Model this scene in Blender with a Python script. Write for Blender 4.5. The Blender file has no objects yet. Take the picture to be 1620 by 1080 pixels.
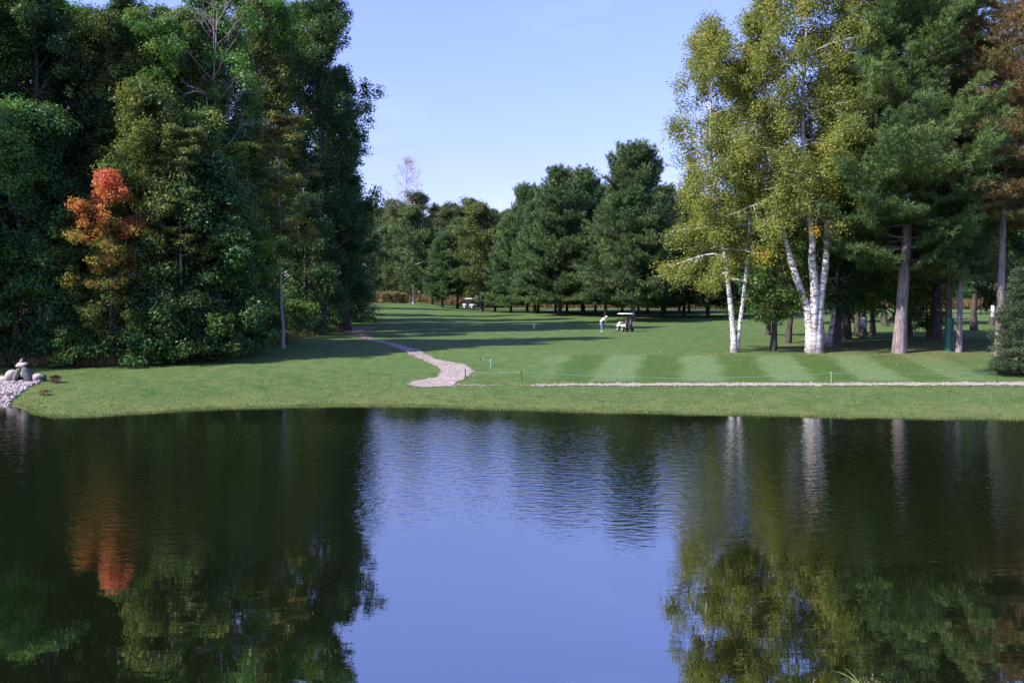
import bpy, bmesh, math, random
import numpy as np
from mathutils import Vector, Matrix
R = math.radians
S = bpy.context.scene
COL = S.collection
random.seed(7)

# ------------------------------------------------------------------ camera, sky, sun, exposure
CAMZ = 5.0
F = 1575.0                      # focal length in pixels of the 1620 px wide photograph
PITCH = math.atan(65 / F)
cam = bpy.data.cameras.new('camera'); camo = bpy.data.objects.new('camera', cam); COL.objects.link(camo)
cam.sensor_width = 36; cam.lens = 36 * F / 1620; cam.clip_end = 5000; cam.clip_start = 0.1
camo.location = (0, 0, CAMZ); camo.rotation_euler = (math.pi / 2 - PITCH, 0, 0)
S.camera = camo

SUN_EL, SUN_DIR = 40, 27         # shadows run to +X and slightly away
sdir = Vector((-math.cos(R(SUN_DIR)) * math.cos(R(SUN_EL)), -math.sin(R(SUN_DIR)) * math.cos(R(SUN_EL)), math.sin(R(SUN_EL))))
W = bpy.data.worlds.new('World'); S.world = W; W.use_nodes = True
nt = W.node_tree; nt.nodes.clear()
sky = nt.nodes.new('ShaderNodeTexSky'); sky.sky_type = 'NISHITA'; sky.sun_disc = False
sky.sun_elevation = R(SUN_EL); sky.sun_rotation = math.atan2(sdir.x, sdir.y)
sky.air_density = 1.0; sky.dust_density = 0.6; sky.ozone_density = 2.2; sky.altitude = 200
mul = nt.nodes.new('ShaderNodeMix'); mul.data_type = 'RGBA'; mul.blend_type = 'MULTIPLY'
mul.inputs[0].default_value = 1.0; mul.inputs[7].default_value = (1.06, 0.93, 1.42, 1)
bg = nt.nodes.new('ShaderNodeBackground'); bg.inputs[1].default_value = 0.14
out = nt.nodes.new('ShaderNodeOutputWorld')
nt.links.new(sky.outputs[0], mul.inputs[6]); 
tcw = nt.nodes.new('ShaderNodeTexCoord'); sz = nt.nodes.new('ShaderNodeSeparateXYZ'); nt.links.new(tcw.outputs['Generated'], sz.inputs[0])
wmp = nt.nodes.new('ShaderNodeMapping'); wmp.inputs['Scale'].default_value = (2.2, 2.2, 9); nt.links.new(tcw.outputs['Generated'], wmp.inputs[0])
wn = nt.nodes.new('ShaderNodeTexNoise'); wn.inputs['Scale'].default_value = 1.6; wn.inputs['Detail'].default_value = 5; nt.links.new(wmp.outputs[0], wn.inputs[0])
wr = nt.nodes.new('ShaderNodeMapRange'); wr.inputs[1].default_value = .56; wr.inputs[2].default_value = .85; wr.inputs[4].default_value = .16; nt.links.new(wn.outputs['Fac'], wr.inputs[0])
hz = nt.nodes.new('ShaderNodeValToRGB'); nt.links.new(sz.outputs[2], hz.inputs[0])          # thin clean air: less glare at the horizon
for e, (p_, v_) in zip([hz.color_ramp.elements[0], hz.color_ramp.elements.new(.14), hz.color_ramp.elements[-1]], [(0, .64), (.14, .79), (.32, 1.0)]): e.position = p_; e.color = (v_, v_ * .985, v_, 1)
mu2 = nt.nodes.new('ShaderNodeMix'); mu2.data_type = 'RGBA'; mu2.blend_type = 'MULTIPLY'; mu2.inputs[0].default_value = 1
nt.links.new(mul.outputs[2], mu2.inputs[6]); nt.links.new(hz.outputs[0], mu2.inputs[7]); 
wis = nt.nodes.new('ShaderNodeMix'); wis.data_type = 'RGBA'; wis.inputs[7].default_value = (6.2, 6.6, 8.2, 1)      # faint high wisps
nt.links.new(wr.outputs[0], wis.inputs[0]); nt.links.new(mu2.outputs[2], wis.inputs[6]); nt.links.new(wis.outputs[2], bg.inputs[0]); nt.links.new(bg.outputs[0], out.inputs[0])
sl = bpy.data.lights.new('sun', 'SUN'); sl.energy = 5.0; sl.angle = R(0.5); sl.color = (1.0, 0.93, 0.82)
so = bpy.data.objects.new('sun', sl); COL.objects.link(so)
so.rotation_euler = sdir.to_track_quat('Z', 'Y').to_euler()
S.view_settings.view_transform = 'Standard'; S.view_settings.look = 'None'
S.view_settings.exposure = 0.85; S.view_settings.gamma = 1.0; S.view_settings.use_curve_mapping = False
S.render.engine = 'CYCLES'
c = S.cycles
c.max_bounces = 6; c.diffuse_bounces = 3; c.glossy_bounces = 3; c.transmission_bounces = 3
c.use_denoising = True; c.caustics_reflective = False; c.caustics_refractive = False

# ------------------------------------------------------------------ helpers
def tag(o, label=None, cat=None, group=None, kind=None):
    if label: o['label'] = label
    if cat: o['category'] = cat
    if group: o['group'] = group
    if kind: o['kind'] = kind
    return o
def obj(name, mesh, mat=None, parent=None):
    o = bpy.data.objects.new(name, mesh); COL.objects.link(o)
    if mat is not None and not len(mesh.materials): mesh.materials.append(mat)
    if parent is not None: o.parent = parent
    return o
def thing(name, label, cat, loc=(0, 0, 0), rz=0, scale=1, group=None):
    o = bpy.data.objects.new(name, None); COL.objects.link(o)
    o.empty_display_size = 0.3
    o.location = loc; o.rotation_euler = (0, 0, rz)
    o.scale = (scale,) * 3 if not hasattr(scale, '__len__') else scale
    return tag(o, label, cat, group)
def npmesh(name, verts, quads, attr=None, smooth=False):
    """verts (n,3), quads (m,k) all the same size"""
    me = bpy.data.meshes.new(name)
    v = np.asarray(verts, np.float32); q = np.asarray(quads, np.int32)
    k = q.shape[1]
    me.vertices.add(len(v)); me.vertices.foreach_set('co', v.ravel())
    me.loops.add(q.size); me.loops.foreach_set('vertex_index', q.ravel())
    me.polygons.add(len(q)); me.polygons.foreach_set('loop_start', np.arange(0, q.size, k, dtype=np.int32))
    if smooth: me.polygons.foreach_set('use_smooth', np.ones(len(q), bool))
    me.update(calc_edges=True)
    if attr is not None:
        for nm, a in attr.items():
            at = me.attributes.new(nm, 'FLOAT', 'POINT'); at.data.foreach_set('value', np.asarray(a, np.float32))
    return me
def from_bm(name, bm, smooth=False):
    me = bpy.data.meshes.new(name); bm.to_mesh(me); bm.free()
    if smooth:
        for p in me.polygons: p.use_smooth = True
    return me
def smooth01(x): x = np.clip(x, 0, 1); return x * x * (3 - 2 * x)

# materials -------------------------------------------------------
def newmat(name):
    m = bpy.data.materials.new(name); m.use_nodes = True; n = m.node_tree; n.nodes.clear()
    o = n.nodes.new('ShaderNodeOutputMaterial')
    return m, n, o
def N(n, t, **kw):
    x = n.nodes.new(t)
    for k, v in kw.items(): setattr(x, k, v)
    return x
def ramp(n, fac, stops):
    r = N(n, 'ShaderNodeValToRGB'); cr = r.color_ramp
    while len(cr.elements) < len(stops): cr.elements.new(0.5)
    for e, (p, col) in zip(cr.elements, stops): e.position = p; e.color = (*col, 1)
    n.links.new(fac, r.inputs[0]); return r.outputs[0]
def noise(n, scale, detail=3, vec=None, rough=0.5):
    x = N(n, 'ShaderNodeTexNoise'); x.inputs['Scale'].default_value = scale; x.inputs['Detail'].default_value = detail
    x.inputs['Roughness'].default_value = rough
    if vec is not None: n.links.new(vec, x.inputs['Vector'])
    return x.outputs['Fac']
def math_(n, op, a, b=None, clamp=False):
    x = N(n, 'ShaderNodeMath', operation=op, use_clamp=clamp)
    for i, v in enumerate((a, b)):
        if v is None: continue
        if isinstance(v, (int, float)): x.inputs[i].default_value = v
        else: n.links.new(v, x.inputs[i])
    return x.outputs[0]
def mix(n, fac, a, b, blend='MIX'):
    x = N(n, 'ShaderNodeMix', data_type='RGBA', blend_type=blend)
    for i, v in ((0, fac), (6, a), (7, b)):
        if isinstance(v, (int, float)): x.inputs[i].default_value = v
        elif isinstance(v, tuple): x.inputs[i].default_value = (*v, 1)
        else: n.links.new(v, x.inputs[i])
    return x.outputs[2]
def maprange(n, v, a, b, c_=0.0, d=1.0, smooth=True):
    x = N(n, 'ShaderNodeMapRange'); x.interpolation_type = 'SMOOTHSTEP' if smooth else 'LINEAR'
    n.links.new(v, x.inputs[0])
    for i, q in enumerate((a, b, c_, d)): x.inputs[i + 1].default_value = q
    return x.outputs[0]
def simple(name, col, rough=0.6, metal=0.0, var=0.12, scale=8, bump=0.0):
    m, n, o = newmat(name)
    p = N(n, 'ShaderNodeBsdfPrincipled'); p.inputs['Roughness'].default_value = rough; p.inputs['Metallic'].default_value = metal
    tc = N(n, 'ShaderNodeTexCoord')
    f = noise(n, scale, 4, tc.outputs['Object'])
    a = tuple(max(0, q * (1 - var)) for q in col); b = tuple(min(1, q * (1 + var)) for q in col)
    n.links.new(ramp(n, f, [(0.3, a), (0.7, b)]), p.inputs['Base Color'])
    if bump:
        bp = N(n, 'ShaderNodeBump'); bp.inputs['Strength'].default_value = bump; bp.inputs['Distance'].default_value = 0.03
        n.links.new(f, bp.inputs['Height']); n.links.new(bp.outputs[0], p.inputs['Normal'])
    n.links.new(p.outputs[0], o.inputs[0]); return m
def leafmat(name, stops, trans=0.35, hue=0.06, spec=0.3, rough=0.5, gain=1.3):
    stops = [(p_, (c_[0] * gain, c_[1] * gain, c_[2] * gain * .92)) for p_, c_ in stops]
    """colour from the leaf's own 'tint' value; slight change from tree to tree"""
    m, n, o = newmat(name)
    at = N(n, 'ShaderNodeAttribute', attribute_name='tint')
    oi = N(n, 'ShaderNodeObjectInfo')
    col = ramp(n, at.outputs['Fac'], stops)
    hs = N(n, 'ShaderNodeHueSaturation')
    n.links.new(maprange(n, oi.outputs['Random'], 0, 1, 0.5 - hue * 0.35, 0.5 + hue * 0.2, False), hs.inputs['Hue'])
    n.links.new(maprange(n, oi.outputs['Random'], 0, 1, 1 - hue * 3, 1 + hue * 3, False), hs.inputs['Value'])
    n.links.new(col, hs.inputs['Color'])
    p = N(n, 'ShaderNodeBsdfPrincipled'); p.inputs['Roughness'].default_value = rough
    p.inputs['Specular IOR Level'].default_value = spec
    n.links.new(hs.outputs[0], p.inputs['Base Color'])
    t = N(n, 'ShaderNodeBsdfTranslucent')
    warm = mix(n, 1.0, hs.outputs[0], (1.25, 1.3, 0.6), 'MULTIPLY')
    n.links.new(warm, t.inputs[0])
    mx = N(n, 'ShaderNodeMixShader'); mx.inputs[0].default_value = trans
    n.links.new(p.outputs[0], mx.inputs[1]); n.links.new(t.outputs[0], mx.inputs[2]); n.links.new(mx.outputs[0], o.inputs[0])
    return m
def barkmat(name, a, b, scale=6, stretch=0.25, bump=0.5):
    m, n, o = newmat(name)
    p = N(n, 'ShaderNodeBsdfPrincipled'); p.inputs['Roughness'].default_value = 0.9; p.inputs['Specular IOR Level'].default_value = 0.15
    tc = N(n, 'ShaderNodeTexCoord'); mp = N(n, 'ShaderNodeMapping'); mp.inputs['Scale'].default_value = (1, 1, stretch)
    n.links.new(tc.outputs['Object'], mp.inputs[0])
    f = noise(n, scale, 5, mp.outputs[0], 0.65)
    n.links.new(ramp(n, f, [(0.32, a), (0.68, b)]), p.inputs['Base Color'])
    bp = N(n, 'ShaderNodeBump'); bp.inputs['Strength'].default_value = bump; bp.inputs['Distance'].default_value = 0.05
    n.links.new(f, bp.inputs['Height']); n.links.new(bp.outputs[0], p.inputs['Normal'])
    n.links.new(p.outputs[0], o.inputs[0]); return m
def birchbark():
    m, n, o = newmat('birch_bark')
    p = N(n, 'ShaderNodeBsdfPrincipled'); p.inputs['Roughness'].default_value = 0.7; p.inputs['Specular IOR Level'].default_value = 0.2
    tc = N(n, 'ShaderNodeTexCoord'); mp = N(n, 'ShaderNodeMapping'); mp.inputs['Scale'].default_value = (1.4, 1.4, 3.2)
    n.links.new(tc.outputs['Object'], mp.inputs[0])
    f = noise(n, 1.5, 6, mp.outputs[0], 0.82)
    f2 = noise(n, 1.1, 3, tc.outputs['Object'])
    white = ramp(n, f, [(0.0, (0.03, 0.028, 0.03)), (0.42, (0.06, 0.05, 0.05)), (0.475, (0.46, 0.42, 0.41)), (0.62, (0.80, 0.77, 0.76))])
    sx = N(n, 'ShaderNodeSeparateXYZ'); n.links.new(tc.outputs['Object'], sx.inputs[0])
    low = maprange(n, math_(n, 'ADD', sx.outputs[2], math_(n, 'MULTIPLY', f2, -3.0)), -1.7, 0.0, .8, 0)   # grey, furrowed foot
    high = maprange(n, sx.outputs[2], 11, 20, 0, 0.6)
    cl = mix(n, low, white, (0.16, 0.13, 0.12)); cl = mix(n, high, cl, (0.3, 0.26, 0.22))
    n.links.new(cl, p.inputs['Base Color']); n.links.new(p.outputs[0], o.inputs[0]); return m

GA = 1.6
M = dict(
    oak=leafmat('oak_leaves', [(0.0, (0.018, 0.045, 0.016)), (0.4, (0.036, 0.085, 0.022)), (0.75, (0.065, 0.12, 0.028)), (0.97, (0.125, 0.15, 0.035))], gain=1.95),
    lime=leafmat('bright_green_leaves', [(0.0, (0.032, 0.062, 0.02)), (0.5, (0.068, 0.108, 0.030)), (0.85, (0.115, 0.145, 0.038)), (1.0, (0.2, 0.17, 0.04))], gain=1.5),
    deep=leafmat('dark_green_shaded_leaves', [(0.0, (0.012, 0.034, 0.014)), (0.6, (0.026, 0.062, 0.022)), (1.0, (0.055, 0.085, 0.022))], gain=1.95),  # dark foliage; also puts the woods' backlit edge and shaded foot into colour
    maple=leafmat('autumn_maple_leaves', [(0.0, (0.07, 0.11, 0.03)), (0.28, (0.30, 0.25, 0.05)), (0.6, (0.62, 0.26, 0.08)), (0.9, (0.66, 0.22, 0.12)), (1.0, (0.60, 0.16, 0.12))], 0.4, 0.0, gain=1.0),
    birch=leafmat('birch_leaves', [(0.0, (0.070, 0.100, 0.030)), (0.45, (0.132, 0.158, 0.044)), (0.8, (0.21, 0.205, 0.055)), (0.93, (0.30, 0.24, 0.03)), (1.0, (0.6, 0.32, 0.03))], 0.45, 0.02, gain=1.7),
    pine=leafmat('pine_needles', [(0.0, (0.018, 0.035, 0.018)), (0.45, (0.038, 0.069, 0.030)), (0.85, (0.066, 0.102, 0.038)), (1.0, (0.09, 0.12, 0.04))], 0.18, 0.05, gain=2.0),
    redpine=leafmat('rusty_pine_needles', [(0.0, (0.05, 0.065, 0.025)), (0.45, (0.11, 0.095, 0.035)), (0.8, (0.18, 0.11, 0.05)), (1.0, (0.26, 0.12, 0.07))], 0.15, 0.02, gain=1.5),
    cedar=leafmat('cedar_sprays', [(0.0, (0.05, 0.075, 0.02)), (0.6, (0.10, 0.12, 0.03)), (1.0, (0.17, 0.15, 0.035))], 0.15, 0.03),
    bigpine=leafmat('big_pine_needles', [(0.0, (0.020, 0.036, 0.016)), (0.45, (0.045, 0.076, 0.028)), (0.85, (0.08, 0.115, 0.038)), (1.0, (0.11, 0.13, 0.04))], 0.2, 0.0, gain=2.2),  # lighter, yellower needle colour for the huge pine alone
    spruce=leafmat('spruce_needles', [(0.0, (0.02, 0.036, 0.02)), (0.6, (0.042, 0.066, 0.034)), (1.0, (0.08, 0.09, 0.05))], 0.1, 0.03, gain=1.5),
    twig=leafmat('bare_twigs', [(0, (.34, .27, .30)), (1, (.5, .40, .42))], .3, 0, gain=1),
    twigred=leafmat('reddish_twigs', [(0, (.08, .05, .04)), (1, (.22, .09, .07))], .2, 0, gain=1),
    lawnblade=leafmat('lawn_blades', [(0, (.055, .09, .022)), (.5, (.105, .145, .04)), (1, (.20, .19, .085))], .25, 0, gain=1),
    sprig=leafmat('pale_layered_leaves', [(0, (.06, .08, .025)), (.5, (.13, .145, .045)), (1, (.26, .19, .07))], .45, 0, gain=1.4),
    far=leafmat('far_wood_leaves', [(0.0, (0.032, 0.06, 0.024)), (0.5, (0.062, 0.10, 0.036)), (0.85, (0.10, 0.125, 0.042)), (1.0, (0.17, 0.12, 0.055))], 0.3, 0.09, gain=1.15),
    weeds=leafmat('dry_weeds', [(0.0, (0.05, 0.07, 0.022)), (0.4, (0.13, 0.12, 0.05)), (0.75, (0.24, 0.17, 0.09)), (1.0, (0.26, 0.10, 0.06))], 0.3, 0.0),
    meadow=leafmat('autumn_meadow', [(0.0, (0.07, 0.08, 0.03)), (0.4, (0.15, 0.125, 0.055)), (0.75, (0.20, 0.115, 0.06)), (1.0, (0.22, 0.08, 0.055))], 0.25, 0.0, gain=1),
    reed=leafmat('bank_grass', [(0.0, (0.06, 0.10, 0.025)), (0.6, (0.16, 0.20, 0.07)), (1.0, (0.30, 0.24, 0.16))], 0.35, 0.0),
    bark=barkmat('oak_bark', (0.035, 0.03, 0.026), (0.12, 0.10, 0.09)),
    grey=barkmat('grey_bark', (0.15, 0.13, 0.125), (0.36, 0.31, 0.30)),
    pale=barkmat('pale_bark', (0.22, 0.19, 0.175), (0.46, 0.41, 0.38), 5, 0.5),
    pinebark=barkmat('pine_bark', (0.10, 0.08, 0.08), (0.34, 0.28, 0.28), 7, 0.2, 0.8),
    deadwood=barkmat('dead_wood', (0.24, 0.2, 0.2), (0.42, 0.36, 0.36)),
    birchbark=birchbark(),
)

# ------------------------------------------------------------------ terrain
SHORE = np.array([(-200, 633), (-60, 637), (0, 640), (18, 643), (50, 655), (85, 661.5), (130, 661.5), (200, 656), (300, 649.5), (450, 644.5), (600, 642.5),
                  (700, 645), (800, 649), (950, 653), (1100, 656), (1250, 659), (1400, 662), (1620, 665), (1900, 669)], float)
_sy = 475 + (SHORE[:, 1] - 475); _sY = F * CAMZ / _sy if False else F * CAMZ / (SHORE[:, 1] - 475)
_sX = (SHORE[:, 0] - 810) / F * _sY
def shoreY(x): return np.interp(x, _sX, _sY) + 0.12 * np.sin(x * 1.3) + 0.06 * np.sin(x * 3.7 + 1)
PY = [-12, -3, 0, 0.5, 2.5, 8.5, 14.5, 26.5, 36.5, 46, 61.5, 86.5, 106.5, 126, 146, 176, 256, 600, 3000]
PZ = [-2.5, -0.7, 0, 0.07, 0.19, 0.50, 0.80, 1.46, 1.57, 1.66, 1.80, 2.45, 2.9, 3.1, 3.35, 3.6, 4.0, 6.0, 10.0]
def E(x, y):
    x = np.asarray(x, float); y = np.asarray(y, float)
    fade = np.clip(1 - (y - 45) / 15, 0, 1)
    d = y - (43.5 + (shoreY(x) - 43.5) * np.where(y < 45, 1.0, smooth01(fade)))
    z = np.interp(d, PY, PZ)
    # gentle swells of the fairway, none near the water
    w = smooth01((y - 54) / 14)
    z = z + w * (0.13 * np.sin(x * 0.11 + y * 0.05) * np.sin(y * 0.09 + 0.6) + 0.05 * np.sin(x * 0.31 + 1.0) * np.sin(y * 0.23))
    z = z + 1.1 * smooth01((-x - 2) / 18) * smooth01((y - 100) / 70)
    # a low bank under the trees on the right
    near = np.interp(12.0 - y + 0.25 * np.sin(x * 0.9) + 0.12 * np.sin(x * 2.3), [-6, 0, 0.6, 12, 60], [-2.0, 0, 0.16, 3.35, 4.0])
    side = np.interp(np.abs(x) - 52, [-6, 0, 15, 400], [-2.0, 0, 1.3, 1.5])
    return np.maximum(z, np.maximum(near, side))
def G(px, py):
    """the ground point seen at a pixel of the 1620 x 1080 photograph (used once, to survey the place)"""
    u, v = (px - 810) / F, (540 - py) / F
    cp, sp = math.cos(PITCH), math.sin(PITCH)
    d = np.array([u, cp + v * sp, -sp + v * cp])
    t = np.concatenate([np.arange(10, 120, 0.05), np.arange(120, 420, 0.2)])
    P = d[None] * t[:, None]; z = CAMZ + P[:, 2]
    i = int(np.argmax(z < E(P[:, 0], P[:, 1])))
    return np.array([P[i, 0], P[i, 1], float(E(P[i, 0], P[i, 1]))])
def X(px, y): return (px - 810) / F * y
def gz(x, y): return float(E(x, y))

xs = np.concatenate([[-2000, -900, -400, -250, -160, -120], np.arange(-95, 95.1, 0.5), [120, 160, 250, 400, 900, 2000]])
ys = np.concatenate([[-400, -100, -40, -15], np.arange(-5, 90, 0.4), np.arange(90, 260, 1.0), [265, 280, 310, 360, 450, 700, 1500, 3000]])
XX, YY = np.meshgrid(xs, ys); ZZ = E(XX, YY)
nx, ny = len(xs), len(ys)
idx = np.arange(nx * ny).reshape(ny, nx)
quads = np.stack([idx[:-1, :-1], idx[:-1, 1:], idx[1:, 1:], idx[1:, :-1]], -1).reshape(-1, 4)
# forest litter mask and shore-distance, stored on the ground itself
EDGE = np.array([(57, -70), (61, -24.5), (63.5, -19.5), (68, -17.6), (80, -18.2), (95, -18.4), (110, -19), (140, -21.5), (180, -27.5), (230, -50)], float)
def edgeX(y): return np.interp(y, EDGE[:, 0], EDGE[:, 1])
lit = smooth01((edgeX(YY) + 0.4 - XX) / 1.6) * smooth01((YY - 57) / 3) * (YY < 215)
shd = YY - shoreY(XX)
me = npmesh('ground', np.stack([XX, YY, ZZ], -1).reshape(-1, 3), quads, {'litter': lit.ravel(), 'shore': shd.ravel()}, True)

def groundmat():
    m, n, o = newmat('lawn')
    g = N(n, 'ShaderNodeNewGeometry'); pos = g.outputs['Position']
    s = N(n, 'ShaderNodeSeparateXYZ'); n.links.new(pos, s.inputs[0]); px_, py_ = s.outputs[0], s.outputs[1]
    li = N(n, 'ShaderNodeAttribute', attribute_name='litter').outputs['Fac']
    sh = N(n, 'ShaderNodeAttribute', attribute_name='shore').outputs['Fac']
    big = noise(n, 0.09, 4, pos); mid = noise(n, 0.55, 5, pos, 0.6)
    mp = N(n, 'ShaderNodeMapping'); mp.inputs['Scale'].default_value = (1, 0.45, 1); n.links.new(pos, mp.inputs[0])
    mq2 = N(n, 'ShaderNodeMapping'); mq2.inputs['Scale'].default_value = (1, 0.6, 1); n.links.new(pos, mq2.inputs[0])
    fine = noise(n, 6, 5, mq2.outputs[0], 0.85)
    mq = N(n, 'ShaderNodeMapping'); mq.inputs['Scale'].default_value = (1, 0.7, 1); n.links.new(pos, mq.inputs[0])
    mott = noise(n, 1.5, 6, mq.outputs[0], 0.85)
    base = ramp(n, big, [(0.3, (0.055, 0.121, 0.030)), (0.7, (0.082, 0.147, 0.036))])
    base = mix(n, maprange(n, mid, 0.35, 0.75, 0, 0.55), base, (0.097, 0.142, 0.043))
    # mowing stripes beside the far path
    u = math_(n, 'ADD', math_(n, 'SUBTRACT', px_, math_(n, 'MULTIPLY', py_, 0.168)), -1.35)
    wob = math_(n, 'MULTIPLY', math_(n, 'SUBTRACT', mid, 0.5), 1.6)
    ph = math_(n, 'MULTIPLY', math_(n, 'ADD', u, wob), 2 * math.pi / 4.95)
    st = maprange(n, math_(n, 'COSINE', ph), -0.6, 0.6, 0, 1)
    reg = math_(n, 'MULTIPLY', maprange(n, py_, 53.6, 54.6), maprange(n, py_, 66.5, 68.5, 1, 0))
    reg = math_(n, 'MULTIPLY', reg, maprange(n, px_, 0.5, 4.5))
    reg = math_(n, 'MULTIPLY', reg, maprange(n, px_, 21, 30, 1, 0.25))
    dark = (0.022, 0.066, 0.006); light = (0.150, 0.220, 0.120)
    sc = mix(n, maprange(n, fine, 0.3, 0.7), mix(n, st, dark, light), mix(n, st, (0.049, 0.105, 0.018), (0.128, 0.199, 0.076)))
    # faint broad mower passes over the fairway, running across
    ph2 = math_(n, 'MULTIPLY', math_(n, 'ADD', py_, math_(n, 'MULTIPLY', big, 9.0)), 2 * math.pi / 7.0)
    base = mix(n, math_(n, 'MULTIPLY', maprange(n, math_(n, 'SINE', ph2), -0.6, 0.6), 0.22), base, (0.052, 0.116, 0.026))
    # yellower rough towards the water, brown at the very edge
    base = mix(n, math_(n, 'MULTIPLY', maprange(n, sh, 1.0, 6.5, 1, 0), maprange(n, mid, 0.3, 0.7, 0.35, 1)), base, (0.132, 0.161, 0.047))
    base = mix(n, maprange(n, math_(n, 'ADD', sh, math_(n, 'MULTIPLY', mott, -.8)), -0.35, 0.45, 0.85, 0), base, (0.068, 0.074, 0.025))
    # thin, needle-strewn turf under the right-hand trees
    rt = math_(n, 'MULTIPLY', maprange(n, px_, 14, 22), maprange(n, math_(n, 'ABSOLUTE', math_(n, 'SUBTRACT', py_, 72)), 5, 14, 1, 0))
    base = mix(n, math_(n, 'MULTIPLY', rt, maprange(n, big, 0.35, 0.6, 0.25, 0.8)), base, (0.124, 0.116, 0.052))
    base = mix(n, maprange(n, mott, 0.42, 0.62, 0.0, 0.8), base, mix(n, 0.75, base, (0.178, 0.192, 0.081)))
    base = mix(n, maprange(n, noise(n, 0.8, 6, mq.outputs[0], 0.8), 0.48, 0.62, 0.0, 0.6), base, (0.042, 0.098, 0.022))
    base = mix(n, maprange(n, fine, 0.40, 0.70, 0.0, 0.55), base, (0.044, 0.083, 0.021))
    base = mix(n, math_(n, 'MULTIPLY', reg, 0.52), base, sc)
    base = mix(n, li, base, ramp(n, fine, [(0.35, (0.028, 0.022, 0.012)), (0.65, (0.082, 0.053, 0.028))]))
    farl = maprange(n, py_, 230, 260); base = mix(n, farl, base, (0.049, 0.069, 0.025))
    bed = maprange(n, s.outputs[2], -0.25, -0.02, 1, 0)
    base = mix(n, bed, base, (0.028, 0.029, 0.017))
    p = N(n, 'ShaderNodeBsdfPrincipled'); p.inputs['Roughness'].default_value = 0.85; p.inputs['Specular IOR Level'].default_value = 0.12
    
    bp = N(n, 'ShaderNodeBump'); bp.inputs['Strength'].default_value = 0.7; bp.inputs['Distance'].default_value = 0.06
    n.links.new(fine, bp.inputs['Height']); n.links.new(bp.outputs[0], p.inputs['Normal'])
    n.links.new(base, p.inputs['Base Color']); n.links.new(p.outputs[0], o.inputs[0]); return m
tag(obj('ground', me, groundmat()), kind='structure')

# water ------------------------------------------------------------
def watermat():
    m, n, o = newmat('pond_water')
    tc = N(n, 'ShaderNodeNewGeometry'); pos = tc.outputs['Position']
    s = N(n, 'ShaderNodeSeparateXYZ'); n.links.new(pos, s.inputs[0])
    bign = noise(n, 0.16, 3, pos)
    y2 = math_(n, 'ADD', s.outputs[1], math_(n, 'MULTIPLY', math_(n, 'SUBTRACT', bign, 0.5), 10.0))
    ruf = math_(n, 'MULTIPLY', maprange(n, y2, 17.5, 24), maprange(n, s.outputs[1], 38, 43, 1, 0.35))
    mp = N(n, 'ShaderNodeMapping'); mp.inputs['Scale'].default_value = (0.75, 1.25, 1); n.links.new(pos, mp.inputs[0])
    rip = noise(n, 3.6, 3, mp.outputs[0], 0.5)
    mp2 = N(n, 'ShaderNodeMapping'); mp2.inputs['Scale'].default_value = (0.35, 1.6, 1); n.links.new(pos, mp2.inputs[0])
    swl = noise(n, 1.6, 2, mp2.outputs[0], 0.4)
    h = math_(n, 'ADD', math_(n, 'MULTIPLY', math_(n, 'MULTIPLY', rip, ruf), 0.0135), math_(n, 'MULTIPLY', swl, 0.0012))
    h = math_(n, 'ADD', h, math_(n, 'MULTIPLY', rip, 0.0004))
    bp = N(n, 'ShaderNodeBump'); bp.inputs['Strength'].default_value = 1.0; bp.inputs['Distance'].default_value = 1.0
    n.links.new(h, bp.inputs['Height'])
    p = N(n, 'ShaderNodeBsdfPrincipled'); p.inputs['Roughness'].default_value = 0.004
    p.inputs['Base Color'].default_value = (0.0055, 0.0085, 0.0032, 1); p.inputs['IOR'].default_value = 5.0
    n.links.new(bp.outputs[0], p.inputs['Normal'])
    n.links.new(p.outputs[0], o.inputs[0]); return m
wm = npmesh('water', [(-60, 4, 0), (60, 4, 0), (60, 60, 0), (-60, 60, 0)], [(0, 1, 2, 3)])
tag(obj('water', wm, watermat()), kind='structure')

# paths --------------------------------------------------------------
def gravelmat(name, a, b, c3):
    m, n, o = newmat(name)
    g = N(n, 'ShaderNodeNewGeometry')
    mpp = N(n, 'ShaderNodeMapping'); mpp.inputs['Scale'].default_value = (1, .35, 1); n.links.new(g.outputs['Position'], mpp.inputs[0]); f = noise(n, 4.2, 5, mpp.outputs[0], 0.85); f2 = noise(n, 0.8, 3, g.outputs['Position'])
    cl = ramp(n, f, [(0.3, a), (0.6, b), (0.8, c3)])
    cl = mix(n, maprange(n, f2, 0.35, 0.7, 0, 0.6), cl, tuple(q * 0.62 for q in b))
    p = N(n, 'ShaderNodeBsdfPrincipled'); p.inputs['Roughness'].default_value = 0.95
    bp = N(n, 'ShaderNodeBump'); bp.inputs['Distance'].default_value = 0.06; n.links.new(f, bp.inputs['Height']); n.links.new(bp.outputs[0], p.inputs['Normal'])
    n.links.new(cl, p.inputs['Base Color']); n.links.new(p.outputs[0], o.inputs[0]); return m
GRAV = gravelmat('pinkish_gravel', (0.15, 0.13, 0.10), (0.36, 0.29, 0.265), (0.56, 0.50, 0.47))
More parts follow.
